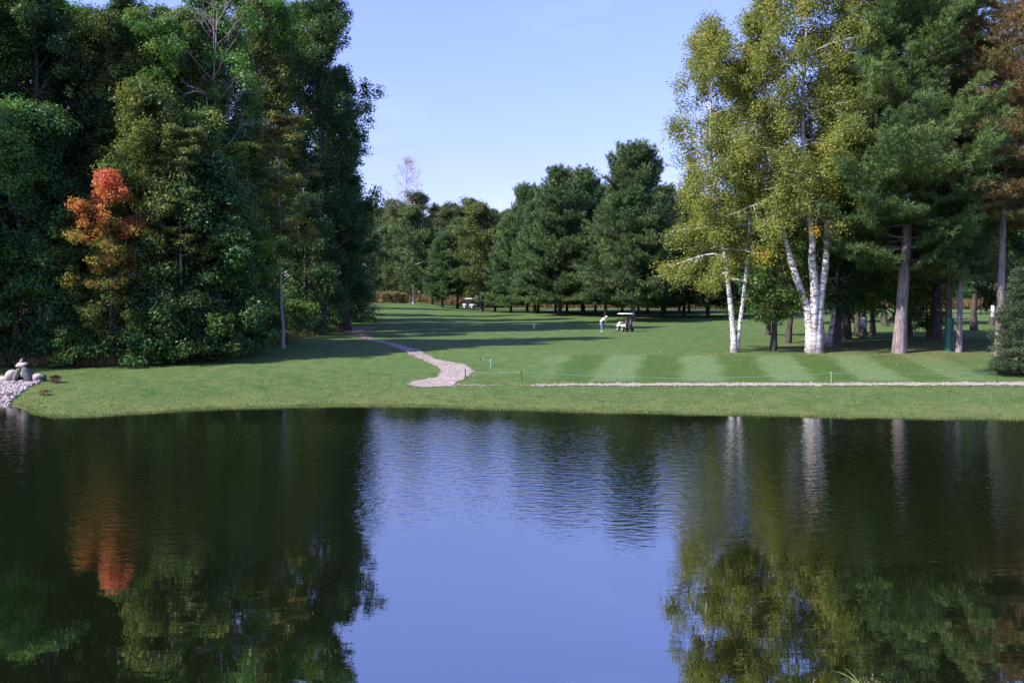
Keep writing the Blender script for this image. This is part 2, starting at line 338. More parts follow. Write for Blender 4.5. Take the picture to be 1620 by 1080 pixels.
def drape(name, inside, bounds, step, mat, lift=0.03):
    x0, x1, y0, y1 = bounds
    gx = np.arange(x0, x1, step); gy = np.arange(y0, y1, step)
    A, B = np.meshgrid((gx[:-1] + gx[1:]) / 2, (gy[:-1] + gy[1:]) / 2)
    k = inside(A, B)
    vi = np.arange(len(gx) * len(gy)).reshape(len(gy), len(gx))
    q = np.stack([vi[:-1, :-1], vi[:-1, 1:], vi[1:, 1:], vi[1:, :-1]], -1)[k]
    used, inv = np.unique(q.ravel(), return_inverse=True)
    VX, VY = np.meshgrid(gx, gy); vx = VX.ravel()[used]; vy = VY.ravel()[used]
    rng = np.random.default_rng(5)
    vz = E(vx, vy) + lift
    return obj(name, npmesh(name, np.stack([vx, vy, vz], -1), inv.reshape(-1, 4)), mat)
def wnoise(x, y, s=1.0):
    return (np.sin(x * 2.1 * s + 1.3) * np.sin(y * 2.7 * s + .4) + .6 * np.sin(x * 5.3 * s + y * 3.1 * s) + .5 * np.sin(y * 9.7 * s - x * 7.9 * s)) / 2.1
def in_poly(poly):
    P = np.asarray(poly)[:, :2]
    def f(A, B):
        A = A + 0.13 * wnoise(A, B) + .10 * wnoise(A, B, 3.1); B = B + 0.22 * wnoise(B, A, 1.3) + .16 * wnoise(B, A, 4.3)
        k = np.zeros(A.shape, bool)
        j = len(P) - 1
        for i in range(len(P)):
            cnd = ((P[i, 1] > B) != (P[j, 1] > B)) & (A < (P[j, 0] - P[i, 0]) * (B - P[i, 1]) / (P[j, 1] - P[i, 1] + 1e-12) + P[i, 0])
            k ^= cnd; j = i
        return k
    return f, (P[:, 0].min() - 1, P[:, 0].max() + 1, P[:, 1].min() - 1, P[:, 1].max() + 1)
PATHPX = [(639, 609), (660, 603), (691, 597), (699, 588), (692, 580), (668, 570), (650, 562), (634, 554), (608, 544), (580, 537),
                        (588, 536), (616, 542), (642, 549), (662, 554), (676, 561), (690, 569), (712, 573), (736, 577), (750, 588), (738, 597), (728, 603), (712, 611), (670, 613)]
poly = [G(*p) for p in PATHPX]
f_, b_ = in_poly(poly)
f0_ = f_
f_ = lambda A, B: f0_(A, B) & ~((B > 64.5) & (wnoise(A * 1.3, B * .6, 1.7) > np.interp(B, [64.5, 70, 80], [.5, .2, .05])))
tag(drape('path', f_, b_, 0.08, GRAV), kind='structure')
def strip(A, B):
    c_ = 52.55 + 0.05 * np.sin(A * 0.25) + (A - 9) * -0.012
    wd = np.where(A > 1.5, 0.72, np.interp(A, [-3.4, -1.5, 0.5, 1.5], [0.22, 0.12, 0.08, 0.6])) * np.interp(A, [1.5, 6, 20, 30], [0.35, 0.6, 0.65, 0.9])
    return (np.abs(B - c_ + 0.14 * wnoise(A, B)) < wd + 0.14 * wnoise(B * 2, A * 2)) & ~((A < 0.8) & (A > -0.8) & (wnoise(A * 3, B * 3) < 0.2))
tag(drape('path', strip, (-3.6, 45, 51, 54.5), 0.08, GRAV), kind='structure')
poly = [G(*p) for p in [(576, 536), (560, 530), (540, 522), (520, 517), (560, 517), (600, 519), (575, 523), (588, 534)]]
f_, b_ = in_poly(poly)
tag(drape('path', f_, b_, 0.12, gravelmat('worn_earth', (0.13, 0.10, 0.07), (0.22, 0.17, 0.13), (0.36, 0.3, 0.25))), kind='structure')
def farpath(A, B): return np.abs(B - (192 + 0.12 * (A + 30))) < 0.8 + 0.3 * wnoise(A, B, .5)
tag(drape('path', farpath, (-46, -22, 188, 196), 0.3, GRAV, 0.06), kind='structure')

rg = np.random.default_rng(77); a_ = rg.uniform(-4, 36, 9000); c_ = rg.uniform(51.2, 54.0, 9000); k = strip(a_, c_) | (strip(a_, c_ + .35) & (rg.random(9000) < .25)) | (strip(a_, c_ - .3) & (rg.random(9000) < .25)); pl = [np.stack([a_[k], c_[k]], -1)]
f_, b_ = in_poly([G(*p) for p in PATHPX]); a_ = rg.uniform(b_[0], b_[1], 26000); c_ = rg.uniform(b_[2], b_[3], 26000); k = f_(a_, c_) & ~((c_ > 60.5) & (rg.random(26000) < .5)); pl.append(np.stack([a_[k], c_[k]], -1))
pl = np.concatenate(pl); n_ = len(pl); s_ = rg.uniform(.02, .055, n_)[:, None]; base = np.stack([pl[:, 0], pl[:, 1], E(pl[:, 0], pl[:, 1]) + .03], -1)
oct_ = np.array([(1, 0, 0), (0, 1, 0), (-1, 0, 0), (0, -1, 0), (0, 0, .7)]); V = (base[:, None] + s_[:, :, None] * oct_[None] * rg.uniform(.7, 1.4, (n_, 5, 3))).reshape(-1, 3)
Q = (np.array([(0, 1, 4), (1, 2, 4), (2, 3, 4), (3, 0, 4)])[None] + 5 * np.arange(n_)[:, None, None]).reshape(-1, 3)
tag(obj('loose_gravel', npmesh('loose_gravel', V, Q), gravelmat('loose_stones', (0.28, 0.23, 0.22), (0.44, 0.38, 0.37), (0.66, 0.61, 0.60))), 'loose pale stones scattered over the gravel paths', 'gravel', kind='stuff')

# ------------------------------------------------------------------ plant builders
def norm(a): return a / (np.linalg.norm(a, axis=-1, keepdims=True) + 1e-9)
def tubes(paths, sides=6):
    V, Q = [], []; off = 0
    for pts, rad, *sd in paths:
        k = sd[0] if sd else sides
        pts = np.asarray(pts, float); rad = np.asarray(rad, float); n = len(pts)
        t = norm(np.gradient(pts, axis=0))
        up = np.array([0, 0, 1.0]) if abs(t[0, 2]) < 0.8 else np.array([1.0, 0, 0])
        a = norm(np.cross(t, up)); b = np.cross(t, a)
        ang = np.arange(k) * 2 * np.pi / k
        ring = pts[:, None] + rad[:, None, None] * (a[:, None] * np.cos(ang)[None, :, None] + b[:, None] * np.sin(ang)[None, :, None])
        V.append(ring.reshape(-1, 3))
        i = np.arange(n * k).reshape(n, k) + off
        q = np.stack([i[:-1], np.roll(i[:-1], -1, 1), np.roll(i[1:], -1, 1), i[1:]], -1).reshape(-1, 4)
        Q.append(q); off += n * k
    return np.concatenate(V), np.concatenate(Q)
def leaves(cen, nrm, size, rng, tint, aspect=0.62):
    n = len(cen)
    r = rng.normal(size=(n, 3)); t = norm(np.cross(nrm, r)); b = np.cross(nrm, t)
    s = size * rng.uniform(0.65, 1.3, (n, 1))
    V = np.stack([cen - t * s * .5, cen + b * s * aspect * .5 - t * s * .08, cen + t * s * .5, cen - b * s * aspect * .5 - t * s * .08], 1)
    Q = np.arange(4 * n).reshape(n, 4)
    return V.reshape(-1, 3), Q, np.repeat(tint, 4)
def blades(base, d, length, width, rng, tint):
    n = len(base); w = norm(np.cross(d, rng.normal(size=(n, 3)))) * width * .5
    tip = base + d * length
    mid = base + d * length * .45
    V = np.stack([base - w * .5, mid - w, tip, mid + w], 1)
    return V.reshape(-1, 3), np.arange(4 * n).reshape(n, 4), np.repeat(tint, 4)
def curve(p0, d0, L, rng, n=6, wob=0.12, bend=(0, 0, 0)):
    pts = [np.array(p0, float)]; d = np.array(d0, float); d /= np.linalg.norm(d)
    for i in range(n - 1):
        d = d + rng.normal(size=3) * wob + np.array(bend) / n; d /= np.linalg.norm(d)
        pts.append(pts[-1] + d * L / (n - 1))
    return np.array(pts)
def at(path, s):
    k = s * (len(path) - 1); i = min(int(k), len(path) - 2); return path[i] + (path[i + 1] - path[i]) * (k - i)

def fit(path, top):
    m = path[:, 2].max()
    if m <= top: return path
    k = max(.25, (top - path[0, 2]) / (m - path[0, 2] + 1e-6)) if top > path[0, 2] else .25
    return path[0] + (path - path[0]) * np.array([.55 + .45 * k, .55 + .45 * k, k])
def broadleaf(name, seed, H, Rr, cb=0.2, nl=34, nleaf=50000, leaf=0.2, clr=0.8, r0=None, stems=None, up=(12, 62), prof='oval', droop=0.0,
              tintf=None, bare=False, sub=5, lean=0.0, flat=0.7, lmin=0.55, aspect=0.62, cen_n=1.0):
    rng = np.random.default_rng(seed)
    r0 = r0 or H * 0.0125 + 0.04
    if stems is None:
        n = 12; z = np.linspace(0, H * 0.97, n)
        wx = np.cumsum(rng.normal(size=n) * 0.10 * H / 20); wy = np.cumsum(rng.normal(size=n) * 0.10 * H / 20)
        stems = [(np.stack([wx - wx[0] + lean * z, wy - wy[0], z], -1), r0, cb)]
    P, cl, cr = [], [], []
    for sp, rr, scb in stems:
        sp = np.array(sp, float); n = len(sp); tt = np.linspace(0, 1, n)
        rad = rr * (1 - tt * 0.93) ** 0.85; rad = rad * (1 + .45 * np.exp(-(sp[:, 2] / (.9 + rr)) * 1.6))
        if n > 2: rad[1] *= 1.0
        P.append((sp, rad, 9))
        top = sp[-1, 2]
        m = max(4, int(nl / len(stems)))
        for i in range(m):
            u = (i + rng.uniform(0.1, 0.9)) / m
            t = scb + (1 - scb) * u ** 0.95
            p0 = at(sp, min(t, 0.995))
            env = {'oval': math.sin(math.pi * (u * 0.80 + 0.17)) ** 0.7, 'cone': (1 - u) ** 0.7 * 0.95 + 0.08, 'vase': 0.45 + 0.6 * math.sin(math.pi * (u * .62 + .25)),
                   'dome': math.sqrt(max(0.05, 1 - (u * 0.95) ** 2))}[prof]
            L = Rr * env * rng.uniform(lmin, 1.15)
            az = i * 2.399 + rng.uniform(-.5, .5); el = R(up[0] + (up[1] - up[0]) * u + rng.uniform(-12, 12))
            d = np.array([math.cos(az) * math.cos(el), math.sin(az) * math.cos(el), math.sin(el)])
            path = curve(p0, d, L / max(0.5, math.cos(el * .6)), rng, 6, 0.12, (0, 0, -droop))
            path = fit(path, H * (1 - .05 * rng.random()))
            lr = rr * (1 - t * .93) ** .85 * 0.42 + 0.012
            P.append((path, lr * np.linspace(1, 0.2, 6), 5))
            cl.append(path[-1]); cr.append(clr * rng.uniform(.7, 1.2))
            for j in range(sub):
                s = rng.uniform(0.25, 0.98); q0 = at(path, s)
                dd = norm(d + rng.normal(size=3) * 0.75 + np.array([0, 0, 0.1 - droop]))
                Ls = L * rng.uniform(.16, .42) * (1.25 - s * .5) + 0.3
                sp2 = curve(q0, dd, Ls, rng, 4, 0.2, (0, 0, -droop * 1.6))
                sp2 = fit(sp2, H * (1.02 - .05 * rng.random()))
                P.append((sp2, lr * .42 * np.linspace(1, .25, 4), 4))
                cl.append(sp2[-1]); cr.append(clr * rng.uniform(.55, 1.25))
                if rng.random() < 0.5: cl.append(sp2[1]); cr.append(clr * rng.uniform(.4, .8))
                if bare:
                    for _ in range(4):
                        q1 = at(sp2, rng.uniform(.2, 1)); P.append((curve(q1, norm(dd + rng.normal(size=3) * .8 + [0, 0, .4]), Ls * .7, rng, 4, .2), 0.012 * np.linspace(1, .4, 4), 3))
        cl.append(sp[-1]); cr.append(clr * .9)
    tv, tq = tubes(P)
    trunk = npmesh(name + '_trunk', tv, tq, smooth=True)
    crown = None
    if nleaf:
        cl = np.array(cl); cr = np.array(cr)
        w = cr ** 2; cnt = np.maximum(3, (nleaf * w / w.sum())).astype(int)
        ci = np.repeat(np.arange(len(cl)), cnt); n = len(ci)
        o3 = norm(rng.normal(size=(n, 3))) * (rng.random((n, 1)) ** (1 / 2.1))
        # lobed clumps: a random bulge direction for each clump
        bul = norm(rng.normal(size=(len(cl), 3)))
        o3 = o3 * (1 + 0.55 * np.abs((o3 * bul[ci]).sum(-1, keepdims=True)))
        off = o3 * cr[ci][:, None] * np.array([1, 1, flat])
        if droop: off[:, 2] -= droop * 1.1 * cr[ci] * rng.random(n) ** 2 * 1.6
        cen = cl[ci] + off
        cen[:, 2] = np.maximum(cen[:, 2], 0.15)
        nr = norm(o3 * 0.7 + np.array([0, 0, 0.45]) + rng.normal(size=(n, 3)) * 0.55)
        ct = rng.normal(0.5, 0.16, len(cl))
        tint = np.clip(ct[ci] + rng.normal(0, 0.13, n), 0, 1)
        if tintf is not None: tint = tintf(cen, tint, ct[ci], rng)
        v, q, t = leaves(cen, nr, leaf, rng, tint, aspect)
        crown = npmesh(name + '_crown', v, q, {'tint': t})
    return trunk, crown

def conifer(name, seed, H, Rr, cb=0.15, dz=0.75, per=5, r0=None, lean=(0, 0), bl=0.30, bw=0.05, nb=16, rise=(-5, 40), tip=0.5, shape='pine', twig=0.42,
            lmin=0.5, tuft=0.3, tintf=None, bendx=None, droop=0):
    rng = np.random.default_rng(seed); r0 = r0 or H * 0.0125
    n = 12; z = np.linspace(0, H, n); wob = np.cumsum(rng.normal(size=n) * .05)
    sp = np.stack([lean[0] * np.minimum(z, 8) + wob * .5, lean[1] * z, z], -1)
    tt = np.linspace(0, 1, n); rad = r0 * (1 - tt * .96) ** .8; rad[0] *= 1.25
    P = [(sp, rad, 10)]
    B, D, T = [], [], []
    h = cb * H
    while h < H * 0.985:
        u = (h / H - cb) / (1 - cb)
        if shape == 'pine': env = min(1.0, 0.78 + u * 1.2) * (1 - u * .98) ** 0.38 * (1 + .12 * math.sin(u * 17 + seed)) + 0.04
        elif shape == 'spruce': env = (1 - u) ** 0.9 + 0.03
        else: env = math.sin(math.pi * (u * .75 + .2)) ** .8
        for i in range(per + (rng.random() < .4)):
            az = rng.uniform(0, 2 * math.pi)
            L = max(0.3, Rr * env * rng.uniform(lmin, 1.12)); el = R(rise[0] + (rise[1] - rise[0]) * u + rng.uniform(-8, 8))
            d = np.array([math.cos(az) * math.cos(el), math.sin(az) * math.cos(el), math.sin(el)])
            p0 = at(sp, min(h / H, .99)); path = curve(p0, d, L, rng, 6, .06, (0, 0, tip - droop))
            lr = max(.012, min(0.09, L * .012) * (1 - u * .4)); P.append((path, lr * np.linspace(1, .25, 6), 4))
            side = norm(np.cross(d, [0, 0, 1]))
            s = 0.22 if u < .7 else 0.1; sg = 1
            ct = rng.normal(.5, .14)
            while s <= 1.0:
                q0 = at(path, min(s, .999)); pd = norm(path[-1] - path[-2]) if s > .8 else norm(d)
                Lt = (L * (1.03 - s) * .42 + .35) * rng.uniform(.6, 1.2)
                td = norm(pd * .8 + side * sg * .8 + np.array([0, 0, .12 + rng.normal() * .12 - droop * .3]))
                k = max(1, int(Lt / tuft))
                for a_ in range(k + 1):
                    q = q0 + td * Lt * (a_ / k); m = nb
                    B.append(np.repeat(q[None], m, 0) + rng.normal(size=(m, 3)) * .07); dd = td * .75 + np.array([0, 0, .3 if shape != 'spruce' else -.05])
                    D.append(dd[None] + rng.normal(size=(m, 3)) * .55); T.append(np.full(m, ct + rng.normal() * .09 + .16 * (s - .5)))
                if Lt > .8: P.append((np.array([q0, q0 + td * Lt]), [lr * .4, .006], 3))
                s += twig / L * rng.uniform(.6, 1.3); sg = -sg
        h += dz * rng.uniform(.75, 1.25) * (1 if u < .8 else .6)
    tv, tq = tubes(P); trunk = npmesh(name + '_trunk', tv, tq, smooth=True)
    B = np.concatenate(B); D = norm(np.concatenate(D)); T = np.clip(np.concatenate(T) + rng.normal(0, .07, len(B)), 0, 1)
    if tintf is not None: T = tintf(B, T, T, rng)
    v, q, t = blades(B, D, (bl * rng.uniform(.6, 1.25, len(B)))[:, None], bw, rng, T)
    return trunk, npmesh(name + '_crown', v, q, {'tint': t})

NT = [0]
def plant(name, lib, leafm, barkm, x, y, label, cat='tree', scale=1.0, rz=0, group=None, sink=0.05, z=None, sxy=None, trunk_name='trunk', crown_name='crown'):
    z = gz(x, y) - sink if z is None else z
    sc = (scale * (sxy or 1), scale * (sxy or 1), scale)
    t = thing(name, label, cat, (x, y, z), rz, sc, group)
    for nm, me, mt in ((trunk_name, lib[0], barkm), (crown_name, lib[1], leafm)):
        if me is None: continue
        if not len(me.materials): me.materials.append(mt)
        o = bpy.data.objects.new(nm, me); COL.objects.link(o); o.parent = t
        if me.materials[0] is not mt:
            o.material_slots[0].link = 'OBJECT'; o.material_slots[0].material = mt
    NT[0] += 1
    return t

L_ = {}
for k, (sd, H, Rr, cb) in enumerate([(11, 28, 4.2, .14), (12, 29, 4.6, .2), (13, 27, 3.7, .10), (14, 30, 4.3, .24)]):
    L_['oak%d' % k] = broadleaf('oak%d' % k, sd, H, Rr, cb, 48, 64000, .20, .62, sub=8, flat=.95, up=(22, 78), lmin=.35, prof='oval' if k % 2 else 'vase')
L_['mid0'] = broadleaf('mid0', 21, 15, 3.6, .1, 36, 34000, .19, .6, sub=7, flat=.95, up=(15, 75))
L_['mid1'] = broadleaf('mid1', 22, 17, 3.2, .16, 38, 32000, .19, .55, prof='vase', sub=7, flat=.95, up=(20, 78))
L_['mid2'] = broadleaf('mid2', 23, 12, 3.0, .05, 30, 26000, .2, .7, prof='dome', sub=5)
L_['slim'] = broadleaf('slim', 24, 21, 3.2, .44, 26, 22000, .2, .62, r0=.15, up=(0, 45), prof='dome', flat=.35, sub=5)
L_['edge'] = broadleaf('edge', 25, 24, 4.6, .06, 54, 70000, .20, .7, prof='cone', sub=8, flat=.9, up=(0, 50))
def mt_(c_, t, ct, rng): return np.clip((c_[:, 2] - 5.6) / 7.6 + (ct - .5) * 1.6 + rng.normal(0, .12, len(t)), 0, 1)
L_['maple'] = broadleaf('maple', 28, 13.2, 3.1, .12, 32, 26000, .17, .50, tintf=mt_, r0=.13, up=(10, 66), sub=6, lmin=.35, flat=.7)
L_['bush0'] = broadleaf('bush0', 31, 3.2, 1.7, .02, 18, 9000, .16, .5, prof='dome', sub=3, r0=.06)
L_['bush1'] = broadleaf('bush1', 32, 2.2, 1.5, .02, 14, 6000, .15, .42, prof='dome', sub=3, r0=.05)
L_['bare'] = broadleaf('bare', 33, 22, 4.2, .35, 22, 0, bare=True, sub=5, r0=.17)
L_['barefew'] = broadleaf('barefew', 34, 28, 4.6, .35, 34, 2600, .2, .9, bare=True, sub=5, r0=.2, up=(30, 70))
L_['far0'] = broadleaf('far0', 41, 26, 6, 0.03, 46, 32000, .34, 1.15, sub=5)
L_['far1'] = broadleaf('far1', 42, 25, 5.2, 0.03, 46, 30000, .34, 1.1, prof='vase', sub=5)
L_['far2'] = broadleaf('far2', 43, 24, 4.4, 0.02, 46, 28000, .33, 1.0, prof='cone', sub=5)
L_['row'] = broadleaf('row', 44, 18, 4.2, .17, 38, 34000, .26, .85, sub=5)
for k, (sd, H, Rr, cb) in enumerate([(51, 21, 7.0, .12), (52, 20, 6.6, .11), (53, 19, 6.2, .13)]):
    L_['pine%d' % k] = conifer('pine%d' % k, sd, H, Rr, cb, .6, 7, bl=.5, bw=.075, nb=17, twig=.40, tuft=.36, r0=.3)
L_['darkpine'] = conifer('darkpine', 54, 24, 4.4, .06, .7, 6, bl=.42, bw=.09, nb=9, twig=.5, tuft=.38)
# hero trees
L_['hpine'] = conifer('hpine', 55, 29, 8.2, .2, .80, 6, bl=.34, bw=.038, nb=36, twig=.30, tuft=.25, r0=.42, lean=(.06, 0), rise=(-6, 48), tip=.6, lmin=.68)
L_['npine'] = conifer('npine', 59, 22, 5.2, .3, .62, 6, bl=.30, bw=.036, nb=24, twig=.42, tuft=.28, r0=.26)
L_['rpine'] = conifer('rpine', 56, 27, 5.6, .34, .60, 6, bl=.28, bw=.036, nb=26, twig=.42, tuft=.27, r0=.27, rise=(-8, 35), tip=.3, droop=.15, lmin=.5)
L_['spruce'] = conifer('spruce', 57, 6.1, 2.0, .04, .27, 9, bl=.14, bw=.032, nb=13, twig=.17, tuft=.14, r0=.11, rise=(-6, 30), tip=.15, shape='spruce', lmin=.55)
L_['cedar'] = conifer('cedar', 58, 5.6, 2.3, .2, .3, 7, bl=.22, bw=.06, nb=10, twig=.28, tuft=.22, r0=.12, rise=(-10, 40), tip=.0, shape='dome', droop=.3)
def S3(*pts): return np.array(pts, float)
def bt(c_, t, ct, rng):
    t = t * .8 + .08
    hot = (ct > .86); return np.where(hot, np.clip(.93 + rng.normal(0, .05, len(t)), 0, 1), np.minimum(t, .86))
def dense(p, n=14):
    p = np.asarray(p); s = np.linspace(0, 1, n); k = np.linspace(0, 1, len(p))
    return np.stack([np.interp(s, k, p[:, i]) for i in range(3)], -1)
L_['birchA'] = broadleaf('birchA', 61, 23.2, 4.2, .3, 84, 120000, .15, .62, droop=.45, tintf=bt, sub=6, up=(5, 62), flat=1.0, prof='dome', lmin=.35, stems=[
    (dense([(0, 0, 0), (-.05, 0, 1.2), (-.35, .05, 4.0), (-.75, .1, 7.2), (-1.4, .2, 11), (-1.8, .2, 15), (-1.7, 0, 19), (-1.6, 0, 22.3)]), .22, .33),
    (dense([(.15, .05, 0), (.3, .05, 1.4), (.7, .2, 4.2), (1.0, .4, 7.0), (1.1, .5, 11), (.9, .6, 15), (1.1, .4, 19.5)]), .17, .52)])
L_['birchB'] = broadleaf('birchB', 62, 26.5, 4.4, .3, 120, 165000, .15, .66, droop=.4, tintf=bt, sub=6, up=(5, 65), flat=1.0, prof='dome', lmin=.3, stems=[
    (dense([(-.12, 0, 0), (-.22, 0, 2.6), (-.85, .1, 4.4), (-1.55, -.05, 6.3), (-1.85, .1, 7.6), (-2.35, .2, 9.4), (-3.2, .3, 14), (-3.6, .2, 19), (-3.9, .2, 24)]), .32, .62),
    (dense([(.05, .05, 0), (.02, 0, 2.6), (.12, 0, 4.6), (-.12, .05, 6.4), (-.10, -.1, 8.2), (-.8, -.2, 12), (-1.0, -.2, 17), (-.7, 0, 22), (-.6, 0, 26)]), .36, .56),
    (dense([(.28, 0, 0), (.38, .1, 2.8), (.62, .2, 4.3), (.88, .15, 6.0), (1.02, .3, 8.2), (.85, .3, 10), (1.2, .5, 15), (1.6, .5, 20), (1.7, .4, 24)]), .34, .56),
    (dense([(1.0, .25, 7.9), (1.35, .3, 9.2), (1.6, .4, 11), (2.2, .5, 14), (2.4, .5, 15)]), .15, .6)])
L_['birchC'] = broadleaf('birchC', 63, 16, 2.6, .4, 40, 16000, .2, .65, droop=.25, sub=5, r0=.18, stems=[
    (dense([(-.15, 0, 0), (-.4, 0, 2), (-.7, 0, 6), (-.9, 0, 13)]), .17, .4),
    (dense([(.15, 0, 0), (.5, 0, 2.4), (.8, 0, 6), (1.3, 0, 14)]), .20, .4)])
L_['small'] = broadleaf('small', 64, 7.6, 2.6, .28, 26, 17000, .17, .52, r0=.20, up=(0, 62), sub=5, droop=.12)

GW = 'front trees of the left woods'; GD = 'trees deep in the left woods'; GU = 'understorey trees of the left woods'
# ------------------------------------------------------------------ left woods
def woods(px, y, kind, leafm, label, scale=1, group=GW, rz=None, barkm=None, name='broadleaf_tree', **kw):
    return plant(name, L_[kind], M[leafm], M[barkm or 'bark'], X(px, y), y, label, 'tree', scale, random.uniform(0, 6.28) if rz is None else rz, group, **kw)
woods(-95, 64, 'oak0', 'deep', 'tall dark tree cut by the left edge of the picture, outermost of the woods', .95)
woods(-20, 65, 'oak2', 'oak', 'tall dark green tree at the left edge behind the stone pile', 1.0)
woods(62, 67, 'oak1', 'deep', 'tall dark green tree in the left woods, between the left edge and the orange maple', .93)
woods(150, 73, 'oak3', 'oak', 'tall green tree rising above and behind the orange maple', .82)
woods(232, 70, 'oak0', 'oak', 'tall mid green tree just right of the orange maple, its top under open sky', .83)
woods(188, 68, 'oak2', 'lime', 'narrow yellow green tree behind the right shoulder of the orange maple', .84)
woods(106, 70, 'oak3', 'oak', 'tall narrow green tree just left above the orange maple', .82)
woods(15, 71, 'oak0', 'lime', 'sunlit green tall tree second from the left edge, behind the stone pile', 1.0)
woods(268, 73, 'oak3', 'oak', 'tall green tree between the two light green trees of the left woods', .82)
woods(330, 74, 'oak0', 'lime', 'light green tall tree beneath the twigs of the grey dead tree', .86)
woods(408, 93, 'oak2', 'lime', 'tall green tree directly left of the slender pale trunk', 1.14)
woods(300, 71, 'oak2', 'lime', 'lighter green tall tree mid left woods, with sky gaps at its top', .88)
woods(356, 75, 'oak1', 'oak', 'very tall green tree left of the slender pale trunk, top out of the picture', 1.0)
woods(436, 100, 'oak3', 'oak', 'very tall oak behind the slender pale trunk, crown leaving the top of the picture', 1.12)
woods(508, 98, 'oak0', 'deep', 'tall dark oak whose ragged branches reach furthest over the fairway sky', 1.16)
woods(550, 104, 'oak2', 'deep', 'dark oak with bare twig tips standing furthest right against the sky', 1.0)
woods(474, 108, 'oak1', 'deep', 'dark tall tree just left of the overhanging oak at the right of the woods', 1.2)
woods(524, 119, 'edge', 'deep', 'dark dense tree beside the fairway, next behind the overhanging oak', 1.15)
woods(540, 132, 'edge', 'deep', 'dark cone shaped tree at the right foot of the left woods, above the path', .95)
woods(553, 150, 'darkpine', 'pine', 'dark conifer of the left woods standing just before the far light green clearing', .93, barkm='bark', name='conifer_tree')
woods(548, 172, 'darkpine', 'pine', 'last dark conifer of the left woods, nearest the brown meadow shrubs', .9, barkm='bark', name='conifer_tree')
woods(176, 61.3, 'maple', 'maple', 'maple with orange red autumn leaves, yellow lower down, before the left woods', .90, group=None, name='autumn_maple', rz=1.0)
woods(447, 72.5, 'slim', 'sprig', 'slender tree with long pale bare trunk and thin layered crown before dark woods', .82, group=None, barkm='pale', name='slender_tree', rz=.4)
woods(290, 63.4, 'slim', 'lime', 'thin pale stemmed tree at the front of the woods, right of the orange maple', .72, group=GU, barkm='pale')
woods(398, 69.6, 'slim', 'oak', 'thin pale stemmed tree left of the taller slender one, before the dark woods', .70, group=GU, barkm='grey')
plant('dead_tree', L_['bare'], None, M['deadwood'], X(338, 71), 71, 'grey leafless dead tree whose bare twigs show high in the left woods', 'tree', 1.12, 2.0)
mids = [(-60, 61.5, 'mid0', 'deep', 'low dark tree at the left edge of the picture, behind the stone pile'),
        (30, 62.0, 'mid1', 'oak', 'medium green tree left of the orange maple, above the brown weeds'),
        (84, 63.6, 'mid0', 'deep', 'dark medium tree immediately left of the orange maple'),
        (238, 64.3, 'mid1', 'lime', 'light green medium tree touching the right side of the orange maple'),
        (262, 65.0, 'mid0', 'lime', 'light green rounded tree second to the right of the orange maple'),
        (320, 66.5, 'mid1', 'lime', 'bright leafy medium tree in the centre of the left woods front'),
        (366, 66, 'mid2', 'oak', 'small green tree at the corner where the lawn turns in beside the woods'),
        (388, 76, 'mid1', 'oak', 'medium green tree just left of the slender pale trunk'),
        (196, 62.4, 'mid2', 'cedar', 'yellowing small tree low beneath the orange maple'),
        (120, 62.6, 'mid2', 'oak', 'small green tree in front of the woods, left of the yellowing one under the maple'),
        (484, 90, 'mid2', 'deep', 'small dark tree right of the slender pale trunk'),
        (515, 104, 'mid0', 'deep', 'medium dark tree at the bend of the path into the far clearing'),
        (345, 64.8, 'mid2', 'deep', 'small dark tree low at the shaded front of the left woods'),
        (285, 63.6, 'mid2', 'deep', 'small dark tree above the brown weeds, right of the orange maple')]
for px, y, k, m_, lab in mids: woods(px, y, k, m_, lab, random.uniform(.92, 1.1) * (.5 if m_ == 'cedar' else .72 if 'small green tree in front' in lab else 1), GU)
for x, y, k_, m_, sc_, lab in ((-43, 54.5, 'oak0', 'oak', .84, 'tall tree on the left bank of the pond, outside the picture, nearest the water'), (-38.5, 56.5, 'oak2', 'oak', .86, 'tall tree outside the left edge of the picture, second from the water'),
        (-48, 52, 'oak1', 'lime', .8, 'tall tree outside the left edge of the picture, farthest from the stone pile'), (-36, 58.3, 'mid0', 'deep', 1.1, 'medium tree just outside the left edge of the picture')):
    plant('broadleaf_tree', L_[k_], M[m_], M['bark'], x, y, lab, 'tree', sc_, random.uniform(0, 6), GW)
deep_l = 'dark green tree deep in the left woods, mostly hidden behind the front row'
rng = np.random.default_rng(3)
for i in range(34):
    if i < 14: y = 68 + (i % 2) * 4.5 + rng.uniform(-1.5, 1.5); x = -50 + (i // 2) * 4.3 + rng.uniform(-1.6, 1.6)
    elif i < 22: j = i - 14; y = 103 + (j % 2) * 9 + rng.uniform(-3, 3); x = -58 + (j // 2) * 8 + rng.uniform(-1.5, 1.5)
    elif i < 25: y = 100 + (i - 22) * 6; x = -31 - (i - 22) * 2.0
    else: j = i - 22; y = 128 + (j % 3) * 22 + rng.uniform(-4, 4); x = -84 + (j // 3) * 9 + rng.uniform(-1.5, 1.5)
    x = min(x, float(edgeX(y)) - 5)
    plant('broadleaf_tree', L_[['oak0', 'oak1', 'oak2', 'oak3'][i % 4]], M['deep' if i % 3 else 'oak'], M['bark'], x, y, deep_l, 'tree',
          float(rng.uniform(.76, .86)), float(rng.uniform(0, 6.28)), GD)
